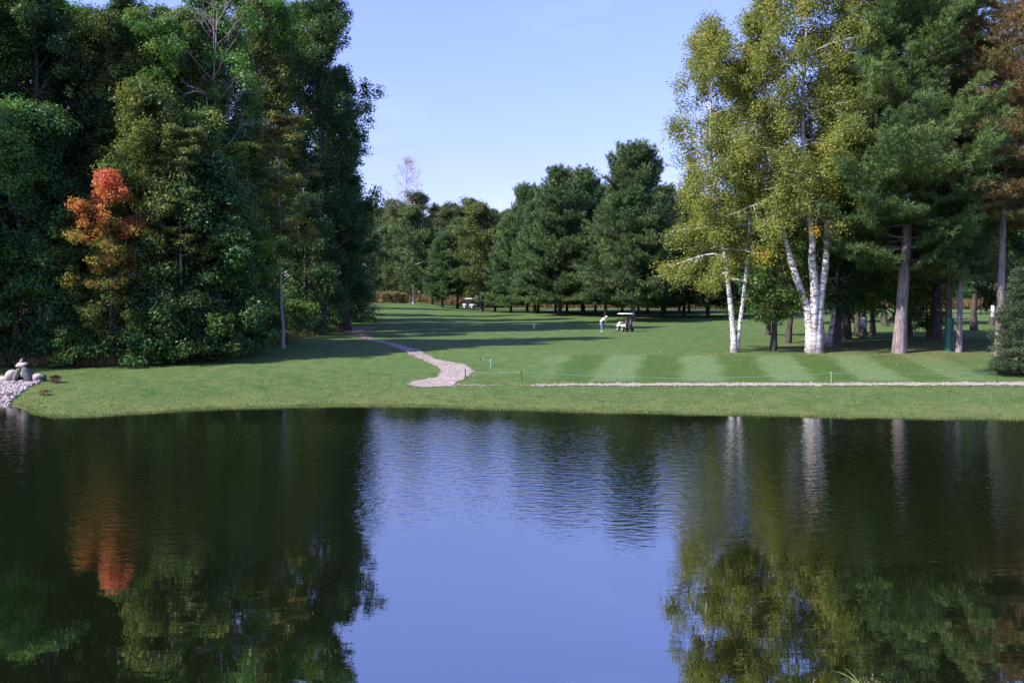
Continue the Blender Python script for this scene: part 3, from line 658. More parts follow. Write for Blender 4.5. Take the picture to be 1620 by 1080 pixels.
# undergrowth shrubs along the foot of the woods
ul = 'dark leafy bush in the undergrowth along the shaded foot of the left woods'
for i in range(34):
    if i < 18: y = 61.2 + rng.uniform(0, 3.2) ; x = -36 + i * 1.02 + rng.uniform(-.5, .5); y = max(y, 61.5 + max(0, (x + 24)) * .35)
    else: y = 68 + (i - 18) * 6.5 + rng.uniform(-2, 2); x = float(edgeX(y)) - rng.uniform(.4, 2)
    plant('bush', L_['bush%d' % (i % 2)], M[['deep', 'oak', 'deep', 'lime'][i % 4 if i % 5 else 3]], M['bark'], x, y, ul, 'bush', float(rng.uniform(.8, 1.4)), float(rng.uniform(0, 6)), 'undergrowth bushes of the left woods', trunk_name='stem', crown_name='foliage')

# ------------------------------------------------------------------ far row of pines and maples
GP = 'pines along the far side of the fairway'
def far(px, y, kind, leafm, label, scale=1, rz=None, barkm='bark', group=GP, name='pine_tree', **kw):
    return plant(name, L_[kind], M[leafm], M[barkm], X(px, y), y, label, 'tree', scale, random.uniform(0, 6.28) if rz is None else rz, group, **kw)
far(1001, 128, 'pine0', 'pine', 'tallest pine of the far row, directly behind the nearer golf cart', 1.02, barkm='pinebark')
far(886, 143, 'pine1', 'pine', 'tall pine of the far row, second peak left of the tallest one', 1.0)
far(922, 150, 'pine2', 'pine', 'pine of the far row standing in the gap between its two highest peaks', 1.07)
far(846, 150, 'pine2', 'pine', 'pine of the far row on the left shoulder of the second peak', .84)
far(1048, 138, 'pine1', 'pine', 'pine of the far row right behind the shoulder of the tallest one', .86)
far(1082, 143, 'pine0', 'pine', 'dark pine of the far row seen just left of the pale birch with two stems', .80)
far(1120, 138, 'pine2', 'pine', 'pine of the far row hanging low behind the two stemmed birch', .82)
far(958, 139, 'pine2', 'pine', 'low branched pine of the far row left of the tallest one, above the golfer', .78)
far(808, 158, 'pine1', 'pine', 'shorter pine of the far row between the bright maple and the second peak', .73)
far(783, 168, 'pine0', 'pine', 'small pine of the far row right beside the bright green maple', .62)
far(762, 163, 'row', 'lime', 'bright green maple of the far row, right of the far golf cart', .96, name='maple_tree', group=None)
far(724, 178, 'row', 'far', 'green broadleaf tree of the far row just left of the far golf cart', .88, name='broadleaf_tree')
far(700, 176, 'pine2', 'pine', 'small pine of the far row left of the far golf cart', .66)
far(655, 192, 'row', 'far', 'oak with a plain pale trunk at the left end of the far row', 1.02, name='oak_tree', group=None, barkm='pale')
far(684, 196, 'row', 'far', 'broadleaf tree next right of the pale trunked oak in the far row', .8, name='broadleaf_tree')
far(1165, 146, 'pine1', 'pine', 'pine of the far row half hidden behind the small maple on the right', .8)
far(1210, 150, 'pine0', 'pine', 'pine of the far row behind the big multi stemmed birch', .8)
tl = 'slim dark trunked pine in the back ranks of the far row, crown mostly hidden'
for i in range(14):
    px = 830 + i * 22 + rng.uniform(-6, 6); y = 158 + (i % 3) * 6 + rng.uniform(-2, 2)
    far(px, y, 'pine%d' % (i % 3), 'pine', tl, float(rng.uniform(.8, .92)), sxy=.8, group='back ranks of pines in the far row')
# wood beyond the meadow
bl = 'tree in the mixed wood closing the view beyond the autumn meadow'
for i in range(52):
    px = 500 + i * 14 + rng.uniform(-8, 8); y = 245 + (i % 4) * 11 + rng.uniform(-4, 4)
    plant('broadleaf_tree', L_['far%d' % (i % 3)], M['far'], M['bark'], X(px, y), y, bl, 'tree', float(rng.uniform(.88, 1.06)) * (1.0 if px < 820 else .98), float(rng.uniform(0, 6)), 'wood beyond the meadow')
for i in range(30):
    px = 1150 + i * 25; y = 225 + (i % 2) * 14 + rng.uniform(-4, 4)
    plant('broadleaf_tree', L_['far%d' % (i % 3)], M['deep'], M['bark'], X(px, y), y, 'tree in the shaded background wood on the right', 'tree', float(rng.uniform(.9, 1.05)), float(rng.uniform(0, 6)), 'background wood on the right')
for px, y, s_, lab in ((612, 212, .62, 'light green rounded tree left of the pale trunked oak, at the clearing edge'), (590, 205, .55, 'small light green tree nearest the dark left woods at the end of the clearing'),
                       (636, 222, .8, 'broad green tree behind the pale trunked oak'), (706, 215, .78, 'green tree behind the far golf cart, reaching the skyline dip')):
    far(px, y, 'far0', 'far', lab, s_, name='broadleaf_tree', group='trees at the end of the clearing')
plant('bare_tree', L_['barefew'], M['twig'], M['deadwood'], X(640, 243), 243, 'leafless pinkish grey tree top standing above the far skyline', 'tree', 1.26, .5)
for i in range(9):
    y = 196 + rng.uniform(-4, 6); x = X(556 + i * 10, y)
    plant('bush', L_['bush1'], M['weeds'], M['bark'], x, y, 'brownish shrub along the far end of the clearing behind the pale stone line', 'bush', float(rng.uniform(.8, 1.1)), i, 'brown shrubs at the far clearing', trunk_name='stem', crown_name='foliage')

# ------------------------------------------------------------------ right-hand trees
plant('birch_tree', L_['birchA'], M['birch'], M['birchbark'], X(1162, 69.5), 69.5, 'white birch with two slim stems, yellow green crown overhanging the fairway', 'tree')
plant('birch_tree', L_['birchB'], M['birch'], M['birchbark'], X(1286, 69), 69, 'big white birch with several thick stems fused at the foot', 'tree')
plant('maple_tree', L_['small'], M['lime'], M['bark'], X(1224, 71), 71, 'small green maple on a dark trunk between the two white birches', 'tree', 1.12, 1.2)
plant('pine_tree', L_['hpine'], M['bigpine'], M['pinebark'], X(1423, 68.6), 68.6, 'huge pine with a thick bare pinkish grey trunk and plumed branches', 'tree')
plant('pine_tree', L_['rpine'], M['redpine'], M['pinebark'], X(1582, 66.2), 66.2, 'tall pine with rusty brown needles and a white tag on its trunk, right edge', 'tree')
plant('pine_tree', L_['rpine'], M['redpine'], M['pinebark'], X(1668, 72), 72, 'rusty needled pine beyond the right edge of the picture, only its branches reaching in', 'tree', .97, 2.2)
t1 = plant('pine_tree', L_['npine'], M['pine'], M['pinebark'], X(1518, 68.8), 68.8, 'pine with a slim reddish trunk right beside the green sleeved tree', 'tree', .8, .9)
t2 = plant('pine_tree', L_['npine'], M['pine'], M['bark'], X(1502, 69.4), 69.4, 'dark trunked pine wrapped at the foot in a tall green sleeve', 'tree', .85, 2.9)
t3 = plant('broadleaf_tree', L_['row'], M['oak'], M['bark'], X(1366, 88), 88, 'broadleaf tree with a pale sleeve round its trunk, left of the huge pine', 'tree', 1.0, 1.9)
plant('birch_tree', L_['birchC'], M['deep'], M['birchbark'], X(1308, 76), 76, 'slim leaning birch stems in the shade just right of the big birch', 'tree', 1.0)
plant('spruce_tree', L_['spruce'], M['spruce'], M['bark'], X(1612, 56.5), 56.5, 'short grey green spruce beside the gravel path at the right edge', 'spruce', 1.0)
plant('cedar_tree', L_['cedar'], M['cedar'], M['bark'], X(1468, 88), 88, 'low yellow green cedar behind and right of the huge pine', 'tree', 1.0)
rl = [(1247, 80, 'mid1', 'oak', 'tree with a brown trunk seen between the small maple and the big birch', .9),
      (1324, 77.5, 'oak0', 'deep', 'dark tree with a stout brown trunk behind the leaning slim birch', .72),
      (1340, 96, 'mid0', 'deep', 'slim dark trunk left of the pale sleeved tree, in the grove', .95),
      (1357, 92, 'mid1', 'oak', 'dark trunk close to the left of the pale sleeved tree', 1.0),
      (1381, 92, 'row', 'oak', 'dark trunk just right of the pale sleeved tree', .9),
      (1438, 90, 'oak1', 'deep', 'stout dark trunk right behind the huge pine', .74),
      (1541, 104, 'oak3', 'deep', 'far stout dark trunk seen between the red trunk and the tagged pine', .75),
      (1418, 80, 'mid0', 'oak', 'bushy green tree low behind the huge pine trunk', .9),
      (1215, 92, 'mid0', 'oak', 'green tree behind the small maple, between the two birches', .9),
      (1590, 82, 'oak2', 'deep', 'dark tall tree behind the grey green spruce', .9),
      (1480, 84, 'oak0', 'oak', 'tall green tree showing above the huge pine', 1.02),
      (1340, 84, 'oak2', 'deep', 'tall dark tree in the gap between the big birch and the huge pine', .84)]
for px, y, k, m_, lab, s_ in rl: plant('broadleaf_tree', L_[k], M[m_], M['bark'], X(px, y), y, lab, 'tree', s_, random.uniform(0, 6), 'grove on the right')
for i, (px, y) in enumerate([(1400, 112), (1455, 118), (1500, 122), (1570, 116), (1640, 108), (1330, 124), (1620, 128), (1280, 118), (1700, 92), (1760, 80), (1500, 150), (1380, 150)]):
    plant('broadleaf_tree', L_[['oak3', 'row', 'oak0'][i % 3]], M['deep' if i % 2 else 'oak'], M['bark'], X(px, y), y, 'tree in the back of the right grove, its trunk dark against the sunlit turf', 'tree', float(rng.uniform(.68, .85)), i, 'back trees of the right grove')

# sleeves round two of the trunks, a white tag on another
MG = simple('green_plastic', (0.012, 0.09, 0.065), .45); MW = simple('white_paint', (0.78, 0.78, 0.75), .5, var=.04); MGR = simple('pale_sleeve', (0.36, 0.42, 0.42), .6)
def sleeve(parent, r, h, mat, label):
    a = np.linspace(0, 2 * np.pi, 25)[:-1]; prof = [(r * 1.04, 0), (r, .05), (r * .99, h * .5), (r, h - .05), (r * 1.04, h), (r * .9, h), (r * .9, .1)]
    V = [(math.cos(t) * q, math.sin(t) * q, z) for q, z in prof for t in a]; k = 24
    Q = [(i * k + j, i * k + (j + 1) % k, (i + 1) * k + (j + 1) % k, (i + 1) * k + j) for i in range(len(prof) - 1) for j in range(k)]
    s_ = 1 / parent.scale[2]
    o = obj('trunk_sleeve', npmesh('trunk_sleeve', np.array(V) * s_, Q, smooth=True), mat, parent); o['label'] = label
sleeve(t2, .31, 2.35, MG, 'tall green sleeve round the trunk'); sleeve(t3, .30, 1.9, MGR, 'pale grey sleeve round the trunk')

def boxbm(bm, cx, cy, cz, sx, sy, sz, bev=0.0, mat=None):
    r = bmesh.ops.create_cube(bm, size=1.0, matrix=Matrix.Translation((cx, cy, cz)) @ (mat or Matrix.Identity(4)) @ Matrix.Diagonal((sx, sy, sz, 1)))
    if bev:
        es = list({e for v in r['verts'] for e in v.link_edges}); bmesh.ops.bevel(bm, geom=es, offset=bev, segments=2, affect='EDGES', profile=.7)
def cylbm(bm, p, q, r, r2=None, seg=12):
    p, q = Vector(p), Vector(q); d = q - p
    bmesh.ops.create_cone(bm, cap_ends=True, segments=seg, radius1=r, radius2=r if r2 is None else r2, depth=d.length,
                          matrix=Matrix.Translation((p + q) / 2) @ d.to_track_quat('Z', 'Y').to_matrix().to_4x4())
b = bmesh.new(); boxbm(b, 0, 0, 0, .22, .03, .75, .008)
sx_, sy_ = X(1570, 65.8), 65.8
o = obj('sign_board', from_bm('sign_board', b), MW); o.location = (sx_, sy_, CAMZ - (492 - 475) / F * sy_)
tag(o, 'small blank white tag fixed upright on the rusty pine trunk near the right edge', 'sign')

# ------------------------------------------------------------------ rope fence
MP = simple('green_stake', (0.02, 0.10, 0.06), .6); MR = simple('green_rope', (0.12, 0.25, 0.18), .6); MPL = simple('light_green_stake', (0.15, 0.35, 0.25), .6)
def stake(parent, x, y, h, mat, z0, tilt=0, r=.035):
    b = bmesh.new(); cylbm(b, (0, 0, -.15), (tilt, 0, h), r, r * .8, 8); cylbm(b, (tilt, 0, h), (tilt * 1.1, 0, h + .03), r * .8, r * .3, 8)
    bmesh.ops.create_uvsphere(b, u_segments=8, v_segments=5, radius=r * 1.25, matrix=Matrix.Translation((tilt, 0, h - .06)))
    o = obj('post', from_bm('post', b), mat, parent); o.location = (x - parent.location.x, y - parent.location.y, gz(x, y) - z0); return (x + tilt, y, gz(x, y) + h - .06)
def rope(parent, tops, sag, mat, z0, extra=None):
    pts = []
    for (a, b_), s_ in zip(zip(tops[:-1], tops[1:]), sag):
        for i in range(14):
            t = i / 14; pts.append([a[0] + (b_[0] - a[0]) * t, a[1] + (b_[1] - a[1]) * t, a[2] + (b_[2] - a[2]) * t - s_ * 4 * t * (1 - t)])
    pts.append(list(tops[-1])); pts = np.array(pts) - np.array([parent.location.x, parent.location.y, z0])
    v, q = tubes([(pts, np.full(len(pts), .014), 6)]); obj('rope', npmesh('rope', v, q, smooth=True), mat, parent)
z0 = gz(5, 55); rf = thing('rope_fence', 'long low green rope fence sagging between stakes along the gravel path', 'rope fence', (5, 55, z0))
pp = []
for (px, py, h, mt, ti) in ((736, 600, .58, MP, 0), (826, 603, .58, MP, -.05), (1315, 607, .62, MPL, 0), (1578, 606, .62, MP, -.12)):
    g = G(px, py); pp.append(stake(rf, g[0], g[1], h, mt, z0, ti))
rope(rf, pp, (.10, .30, .04), MR, z0)
g1, g2 = G(777, 581), G(760, 571); z1 = g1[2]
rf2 = thing('rope_fence', 'short two stake rope fence at the path bend, behind the long rope', 'rope fence', (g1[0], g1[1], z1))
q1 = stake(rf2, g1[0], g1[1], .50, MPL, z1, 0, .05); q2 = stake(rf2, g2[0], g2[1], .38, MP, z1)
rope(rf2, [q2, q1], (.12,), MR, z1)
# tee marker
g = G(845, 519); b = bmesh.new(); cylbm(b, (0, 0, -.05), (0, 0, .34), .09, .075, 12); bmesh.ops.create_uvsphere(b, u_segments=12, v_segments=8, radius=.085, matrix=Matrix.Translation((0, 0, .35)))
o = obj('tee_marker', from_bm('tee_marker', b, True), MW); o.location = g; tag(o, 'small white marker standing alone on the fairway', 'marker')

# ------------------------------------------------------------------ rocks at the pond's left corner
def stonemat(name, a, b, c3):
    m, n, o = newmat(name); tc = N(n, 'ShaderNodeTexCoord'); oi = N(n, 'ShaderNodeObjectInfo')
    f = noise(n, 3.5, 6, tc.outputs['Object'], .7); cl = ramp(n, f, [(.3, a), (.52, b), (.75, c3)])
    p = N(n, 'ShaderNodeBsdfPrincipled'); p.inputs['Roughness'].default_value = .85
    bp = N(n, 'ShaderNodeBump'); bp.inputs['Distance'].default_value = .05; bp.inputs['Strength'].default_value = .8
    n.links.new(f, bp.inputs['Height']); n.links.new(bp.outputs[0], p.inputs['Normal']); n.links.new(cl, p.inputs['Base Color']); n.links.new(p.outputs[0], o.inputs[0]); return m
SW = stonemat('pale_pink_stone', (0.20, 0.15, 0.14), (0.42, 0.34, 0.33), (0.62, 0.56, 0.54)); SG = stonemat('grey_green_stone', (0.10, 0.10, 0.08), (0.20, 0.20, 0.16), (0.34, 0.32, 0.28)); SD = stonemat('dark_stone', (0.05, 0.045, 0.045), (0.10, 0.09, 0.09), (0.2, 0.18, 0.18))
def boulder(name, px, y, zoff, dims, mat, label, seed, rot=(0, 0, 0), block=0.0, sub=3):
    rg = np.random.default_rng(seed); b = bmesh.new(); bmesh.ops.create_icosphere(b, subdivisions=sub, radius=.5)
    ax = norm(rg.normal(size=(9, 3))); am = rg.uniform(.36, .5, 9); fr = rg.normal(size=(6, 3)) * 5; ph = rg.uniform(0, 6, 6)
    for v in b.verts:
        co = np.array(v.co)
        if block: m_ = np.abs(co).max(); co = co * (1 - block) + co / m_ * .44 * block
        for a_, k in zip(ax, am):
            dd = co @ a_
            if dd > k: co = co - a_ * (dd - k) * .85
        co = co * (1 + .035 * sum(math.sin(co @ f2 + p2) for f2, p2 in zip(fr, ph)))
        v.co = Vector(co * np.array(dims))
    o = obj(name, from_bm(name, b, True), mat); x = X(px, y); o.location = (x, y, gz(x, y) + zoff); o.rotation_euler = rot
    return tag(o, label, 'rock', 'stones of the cairn by the pond')
YC = float(G(33, 603.5)[1]); print('YC', YC)
boulder('boulder', 2, YC, .12, (.95, .6, .42), SW, 'low flat pale stone at the left end of the stone pile', 1)
boulder('boulder', 16, YC, .32, (.62, .6, .78), SW, 'rounded pale pink boulder on the left of the stone pile', 2, (0, .3, 0))
boulder('boulder', 24.5, YC - .15, .36, (.30, .5, 1.0), SG, 'leaning grey green slab left of the dark opening in the stone pile', 3, (0, .42, 0), .4)
boulder('boulder', 40.5, YC - .15, .38, (.34, .5, 1.0), SG, 'leaning grey green slab right of the dark opening in the stone pile', 4, (0, -.30, 0), .4)
boulder('boulder', 47.5, YC, .34, (.3, .5, .95), SD, 'dark leaning slab on the right shoulder of the stone pile', 5, (0, -.55, 0), .3)
boulder('boulder', 57, YC, .22, (.62, .55, .48), SW, 'pale boulder low on the right of the stone pile', 6, (0, -.3, 0))
boulder('boulder', 65, YC + .1, .18, (.46, .5, .46), SD, 'dark rounded boulder at the right end of the stone pile', 7)
boulder('boulder', 33, YC + .25, .35, (.55, .4, .95), SD, 'black hollow backing stone behind the opening in the stone pile', 8)
boulder('boulder', 33, YC - .1, .93, (.60, .42, .34), SW, 'pale block lying across the top of the stone pile', 9, (0, .03, 0), .85)
boulder('boulder', 32.4, YC - .1, 1.17, (.16, .16, .30), SW, 'small upright pale stone crowning the stone pile', 10, (0, .25, 0), .3)
boulder('boulder', 32.6, YC - .35, .46, (.13, .12, .34), SW, 'small white upright stone set in the dark opening', 11, (0, 0, 0), .3)
boulder('boulder', 9, 49.6, .06, (.7, .5, .34), SD, 'dark stone lying on the cobbles near the water edge', 12)
boulder('boulder', -14, 48.4, .05, (.9, .5, .3), SD, 'second dark stone on the cobbles, cut by the left edge', 13)
for o in [q for q in S.objects if q.name.startswith('boulder')][-2:]: o['group'] = 'loose dark stones on the cobble bank'
# cobble bank
cp = [G(*p) for p in [(-160, 600), (-60, 601), (60, 601), (66, 603), (50, 611), (33, 620), (22, 630), (15, 638)]]
P2 = np.array(cp)[:, :2]; P2 = np.concatenate([P2, [[X(22, 47.0), 46.6], [X(0, 46.6), 46.4], [P2[0, 0], 46.6]]])
fin, bb = in_poly(P2)
tag(drape('cobble_bed', fin, bb, .1, SG, .02), kind='structure')
rg = np.random.default_rng(8); cand = np.stack([rg.uniform(bb[0], bb[1], 30000), rg.uniform(bb[2], bb[3], 30000)], -1)
cand = cand[fin(cand[:, 0], cand[:, 1])][:5200]
b = bmesh.new(); bmesh.ops.create_icosphere(b, subdivisions=1, radius=.5); iv = np.array([v.co[:] for v in b.verts]); itf = np.array([[v.index for v in f.verts] for f in b.faces]); b.free()
V, Q = [], []
for i, (x, y) in enumerate(cand):
    s_ = rg.uniform(.09, .24); a_ = rg.uniform(0, 6.3); vv = iv * (1 + rg.normal(0, .13, (len(iv), 1))) * np.array([s_ * rg.uniform(.8, 1.3), s_, s_ * .65])
    vv = vv @ np.array([[math.cos(a_), math.sin(a_), 0], [-math.sin(a_), math.cos(a_), 0], [0, 0, 1]])
    V.append(vv + [x, y, gz(x, y) + s_ * .12 + rg.uniform(0, .04)]); Q.append(itf + i * len(iv))
cob = stonemat('cobbles', (0.16, 0.13, 0.13), (0.34, 0.29, 0.30), (0.58, 0.53, 0.54))
o = obj('cobbles', npmesh('cobbles', np.concatenate(V), np.concatenate(Q)), cob); tag(o, 'pale cobbles covering the bank at the left corner of the pond', 'cobbles', kind='stuff')
x = X(86, YC - .6); plant('bush', L_['bush1'], M['twigred'], M['bark'], x, YC - .6, 'small reddish twiggy plant on the lawn right of the stone pile', 'bush', .2, 0, trunk_name='stem', crown_name='foliage')
x = X(69, 49.6); plant('bush', L_['bush1'], M['weeds'], M['bark'], x, 49.6, 'tiny low brown plant at the tip of the cobble bank', 'bush', .15, 1, trunk_name='stem', crown_name='foliage')

# ------------------------------------------------------------------ weeds, meadow, bank grass (uncountable)
def scatter(name, pts, h, w, mat, seed, lean=.25, tint=(.5, .2), label=None, cat=None, zs=None):
    rg = np.random.default_rng(seed); n = len(pts); base = np.stack([pts[:, 0], pts[:, 1], E(pts[:, 0], pts[:, 1]) - .02], -1)
    d = norm(np.stack([rg.normal(0, lean, n), rg.normal(0, lean, n), np.ones(n)], -1))
    T = np.clip(rg.normal(*tint, n) + .25 * wnoise(pts[:, 0], pts[:, 1], .4), 0, 1)
    v, q, t = blades(base, d, (h * rg.uniform(.45, 1.2, n) * (1 + .35 * wnoise(pts[:, 1], pts[:, 0], .7)))[:, None], w, rg, T)
    o = obj(name, npmesh(name, v, q, {'tint': t}), mat); return tag(o, label, cat, kind='stuff')
rg = np.random.default_rng(9)
n = 26000; py = rg.uniform(60.3, 64.5, n); px_ = rg.uniform(-40, -18, n); k = px_ < edgeX(py) + .6 - rg.uniform(0, 1, n)
scatter('tall_weeds', np.stack([px_, py], -1)[k], .85, .045, M['weeds'], 10, .25, (.5, .25), 'brown and green weeds along the foot of the left woods', 'weeds')
n = 9000; py = rg.uniform(64, 190, n); px_ = edgeX(py) - rg.uniform(-.5, 3.5, n)
scatter('woodland_edge_weeds', np.stack([px_, py], -1), .6, .06, M['weeds'], 11, .3, (.25, .2), 'dark rough grass along the fairway edge of the left woods', 'weeds')
n = 60000; px_ = rg.uniform(-48, 95, n); py = 187 + 40 * rg.random(n) ** 1.4; k = (py > 200 - (px_ + 10) * .22 ) & (py > np.where(px_ < -22, 199, 0))
scatter('meadow', np.stack([px_, py], -1)[k], 1.75, .16, M['meadow'], 12, .22, (.5, .24), 'golden and rust coloured meadow growth behind the far pines', 'meadow')
n = 14000; px_ = rg.uniform(-22, 34, n); py = shoreY(px_) + rg.uniform(-.05, .3, n) ** 1.0
scatter('shore_grass', np.stack([px_, py], -1), .09, .02, M['reed'], 13, .5, (.25, .2), 'short grass fringe along the far water edge', 'grass')
n = 90000; px_ = rg.uniform(-27, 32, n); py = shoreY(px_) + .2 + 11 * rg.random(n) ** 1.3
k = ~(strip(px_, py) | (py < 44) & (px_ < -40)); k &= ~fin(px_, py)
scatter('short_grass', np.stack([px_, py], -1)[k], .055, .035, M['lawnblade'], 15, .5, (.5, .25), 'short mown grass of the strip between the gravel path and the water', 'grass')
# fallen leaves on the turf under the right trees
n = 300; px_ = rg.normal(19, 7, n); py = rg.uniform(55, 72, n); pts = np.stack([px_, py, E(px_, py) + .04], -1)
v, q, t = leaves(pts, norm(np.array([0, -.3, 1.0]) + rg.normal(size=(n, 3)) * .5), .07, rg, np.clip(rg.normal(.95, .05, n), 0, 1))
tag(obj('fallen_leaves', npmesh('fallen_leaves', v, q, {'tint': t}), M['birch']), 'yellow fallen leaves scattered on the turf below the birches', 'leaves', kind='stuff')
# near bank: dense low grass below the frame and a few clumps that reach into it
n = 26000; px_ = rg.uniform(-9, 11, n); py = 12.25 - rg.uniform(0, 2.6, n) ** 1.0
scatter('bank_grass', np.stack([px_, py], -1), .13, .012, M['reed'], 14, .35, (.4, .25), 'rough grass of the near bank', 'grass')
def clump(px, y, n, h, seed, label, heads=False):
    rg = np.random.default_rng(seed); x = X(px, y); P = []; zb = -.03
    t = thing('grass_clump', label, 'grass', (x, y, zb), group='grass clumps standing in the shallows of the near shore')
    B = []
    V, Q, off = [], [], 0
    for i in range(n):
        az = rg.uniform(0, 6.3); d = np.array([math.cos(az) * .55, math.sin(az) * .55, 1.0]); L = h * rg.uniform(.5, 1.15)
        c_ = curve((rg.normal() * .035, rg.normal() * .03, 0), d, L, rg, 7, .06, (math.cos(az) * 1.1, math.sin(az) * .8, -.9))
        w = .0065 * np.array([1, 1, .95, .85, .65, .4, .08]); sd = norm(np.cross(np.gradient(c_, axis=0), [0.2, 1, .1]))
        v = np.stack([c_ - sd * w[:, None], c_ + np.array([0, .002, 0]), c_ + sd * w[:, None]], 1).reshape(-1, 3)
        for a_ in range(6):
            for k2 in range(2): Q.append((off + a_ * 3 + k2, off + a_ * 3 + k2 + 1, off + a_ * 3 + k2 + 4, off + a_ * 3 + k2 + 3))
        V.append(v); off += 21
    V = np.concatenate(V)
    obj('blade_tuft', npmesh('blade_tuft', V, Q, {'tint': np.full(len(V), .45)}, True), M['reed'], t)
    if heads:
        hb = rg.normal(size=(110, 3)) * [.10, .06, .05] + [0, 0, h * .22]
        v, q, tt = blades(hb, norm(rg.normal(size=(110, 3)) * .5 + [0, 0, .7]), .04, .008, rg, np.full(110, .9)); obj('dry_tuft', npmesh('dry_tuft', v, q, {'tint': tt}), M['reed'], t)
clump(1383, 12.5, 14, .56, 21, 'tallest clump of long arching blades standing at the near shore on the right', True)
clump(1347, 12.5, 3, .34, 22, 'single short upright blade tuft left of the tallest clump')
clump(1298, 12.45, 6, .27, 23, 'low bent blades left of the upright tuft at the bottom of the picture', True)
clump(1236, 12.4, 5, .13, 24, 'leftmost small clump of blades tips at the bottom of the picture', True)

# ------------------------------------------------------------------ golfer
MJ = simple('denim', (0.13, 0.22, 0.52), .8); MSH = simple('white_shirt', (0.74, 0.73, 0.74), .8, var=.05); MSK = simple('skin', (0.50, 0.29, 0.21), .5, var=.06)
MBK = simple('black_vinyl', (0.02, 0.02, 0.024), .5); MHR = simple('grey_hair', (0.45, 0.43, 0.42), .8); MST = simple('steel', (0.5, 0.5, 0.52), .3, .8)
MCR = simple('cream_cart_shell', (0.80, 0.79, 0.74), .35, var=.03); MRB = simple('tyre_rubber', (0.02, 0.02, 0.02), .85); MRD = simple('dark_red_seat', (0.12, 0.03, 0.03), .6)
def skin(name, V, Ed, Rd, mat, parent, sub=2, root=0):
    me = bpy.data.meshes.new(name); me.from_pydata(V, Ed, []); o = obj(name, me, mat, parent)
    md = o.modifiers.new('skin', 'SKIN'); md.use_smooth_shade = True
    for i, r in enumerate(Rd):
        sv = me.skin_vertices[0].data[i]; sv.radius = (r, r) if not hasattr(r, '__len__') else r; sv.use_root = (i == root)
    o.modifiers.new('sub', 'SUBSURF').levels = sub; o.modifiers['sub'].render_levels = sub
    return o
g = G(952, 524.5)
gp = thing('person', 'golfer in white shirt and blue jeans bending over the ball beside the nearer golf cart', 'person', tuple(g), R(-8))
V = [(-.1, 0, .93), (-.03, 0, 1.08), (.12, 0, 1.24), (.25, 0, 1.36), (.36, 0, 1.43), (.43, 0, 1.475), (.50, 0, 1.50), (.565, 0, 1.475)]
Ed = [(0, 1), (1, 2), (2, 3), (3, 4), (4, 5), (5, 6), (6, 7)]; Rd = [.13, .12, .14, .12, .055, .085, .10, .05]
for s_ in (1, -1):
    k = len(V); V += [(-.07, .1 * s_, .9), (.03, .14 * s_, .48), (-.05, .16 * s_, .09), (.12, .18 * s_, .04)]; Ed += [(0, k), (k, k + 1), (k + 1, k + 2), (k + 2, k + 3)]; Rd += [.105, .068, .045, .035]
    k = len(V); V += [(.25, .19 * s_, 1.33), (.38, .16 * s_, 1.06), (.45, .035 * s_, .86), (.47, .015 * s_, .79 - .03 * s_)]; Ed += [(3, k), (k, k + 1), (k + 1, k + 2), (k + 2, k + 3)]; Rd += [.065, .045, .03, .032]
    for f in range(5):     # fingers closing round the grip, thumb from the side
        kk = len(V); zz = .80 - .03 * s_ - f * .017; ln = (.03, .034, .036, .032, .026)[f]
        V += [(.47 + .025, (.015 + .02) * s_, zz), (.47 + .02 + ln, -.01 * s_, zz - .004), (.475, -.022 * s_, zz - .006)]
        Ed += [(k + 3, kk), (kk, kk + 1), (kk + 1, kk + 2)]; Rd += [.010, .009, .008]
skin('body', V, Ed, Rd, MSK, gp)
skin('shirt', [(-.12, 0, .96), (-.04, 0, 1.08), (.12, 0, 1.25), (.25, 0, 1.36), (.33, 0, 1.41), (.25, .2, 1.33), (.33, .18, 1.16), (.25, -.2, 1.33), (.33, -.18, 1.16)],
     [(0, 1), (1, 2), (2, 3), (3, 4), (3, 5), (5, 6), (3, 7), (7, 8)], [.15, .15, .17, .145, .075, .09, .075, .09, .075], MSH, gp)
tv = [(-.11, 0, .97), (-.10, 0, .88)]; te = [(0, 1)]; tr = [.155, .15]
for s_ in (1, -1):
    k = len(tv); tv += [(-.07, .11 * s_, .78), (.035, .14 * s_, .48), (-.05, .16 * s_, .10)]; te += [(1, k), (k, k + 1), (k + 1, k + 2)]; tr += [.125, .095, .08]
skin('trousers', tv, te, tr, MJ, gp)
for s_ in (1, -1): skin('shoe', [(-.1, .165 * s_, .045), (.04, .175 * s_, .045), (.15, .19 * s_, .035)], [(0, 1), (1, 2)], [.045, .05, .04], MSH, gp, 1)
b = bmesh.new(); bmesh.ops.create_uvsphere(b, u_segments=16, v_segments=10, radius=.115, matrix=Matrix.Translation((.475, 0, 1.53)) @ Matrix.Diagonal((1, .9, .75, 1))); boxbm(b, .59, 0, 1.51, .10, .15, .015, .006, Matrix.Rotation(.4, 4, 'Y'))
obj('cap', from_bm('cap', b, True), MSH, gp)
b = bmesh.new(); bmesh.ops.create_uvsphere(b, u_segments=12, v_segments=8, radius=.095, matrix=Matrix.Translation((.42, 0, 1.50)) @ Matrix.Diagonal((1, 1, .8, 1))); obj('hair', from_bm('hair', b, True), MHR, gp)
for s_ in (1, -1):
    b = bmesh.new(); bmesh.ops.create_uvsphere(b, u_segments=8, v_segments=6, radius=.011, matrix=Matrix.Translation((.588, .03 * s_, 1.455))); obj('eye', from_bm('eye', b, True), MBK, gp)
    b = bmesh.new(); bmesh.ops.create_uvsphere(b, u_segments=8, v_segments=6, radius=.025, matrix=Matrix.Translation((.47, .092 * s_, 1.465)) @ Matrix.Diagonal((1, .4, 1.3, 1))); obj('ear', from_bm('ear', b, True), MSK, gp)
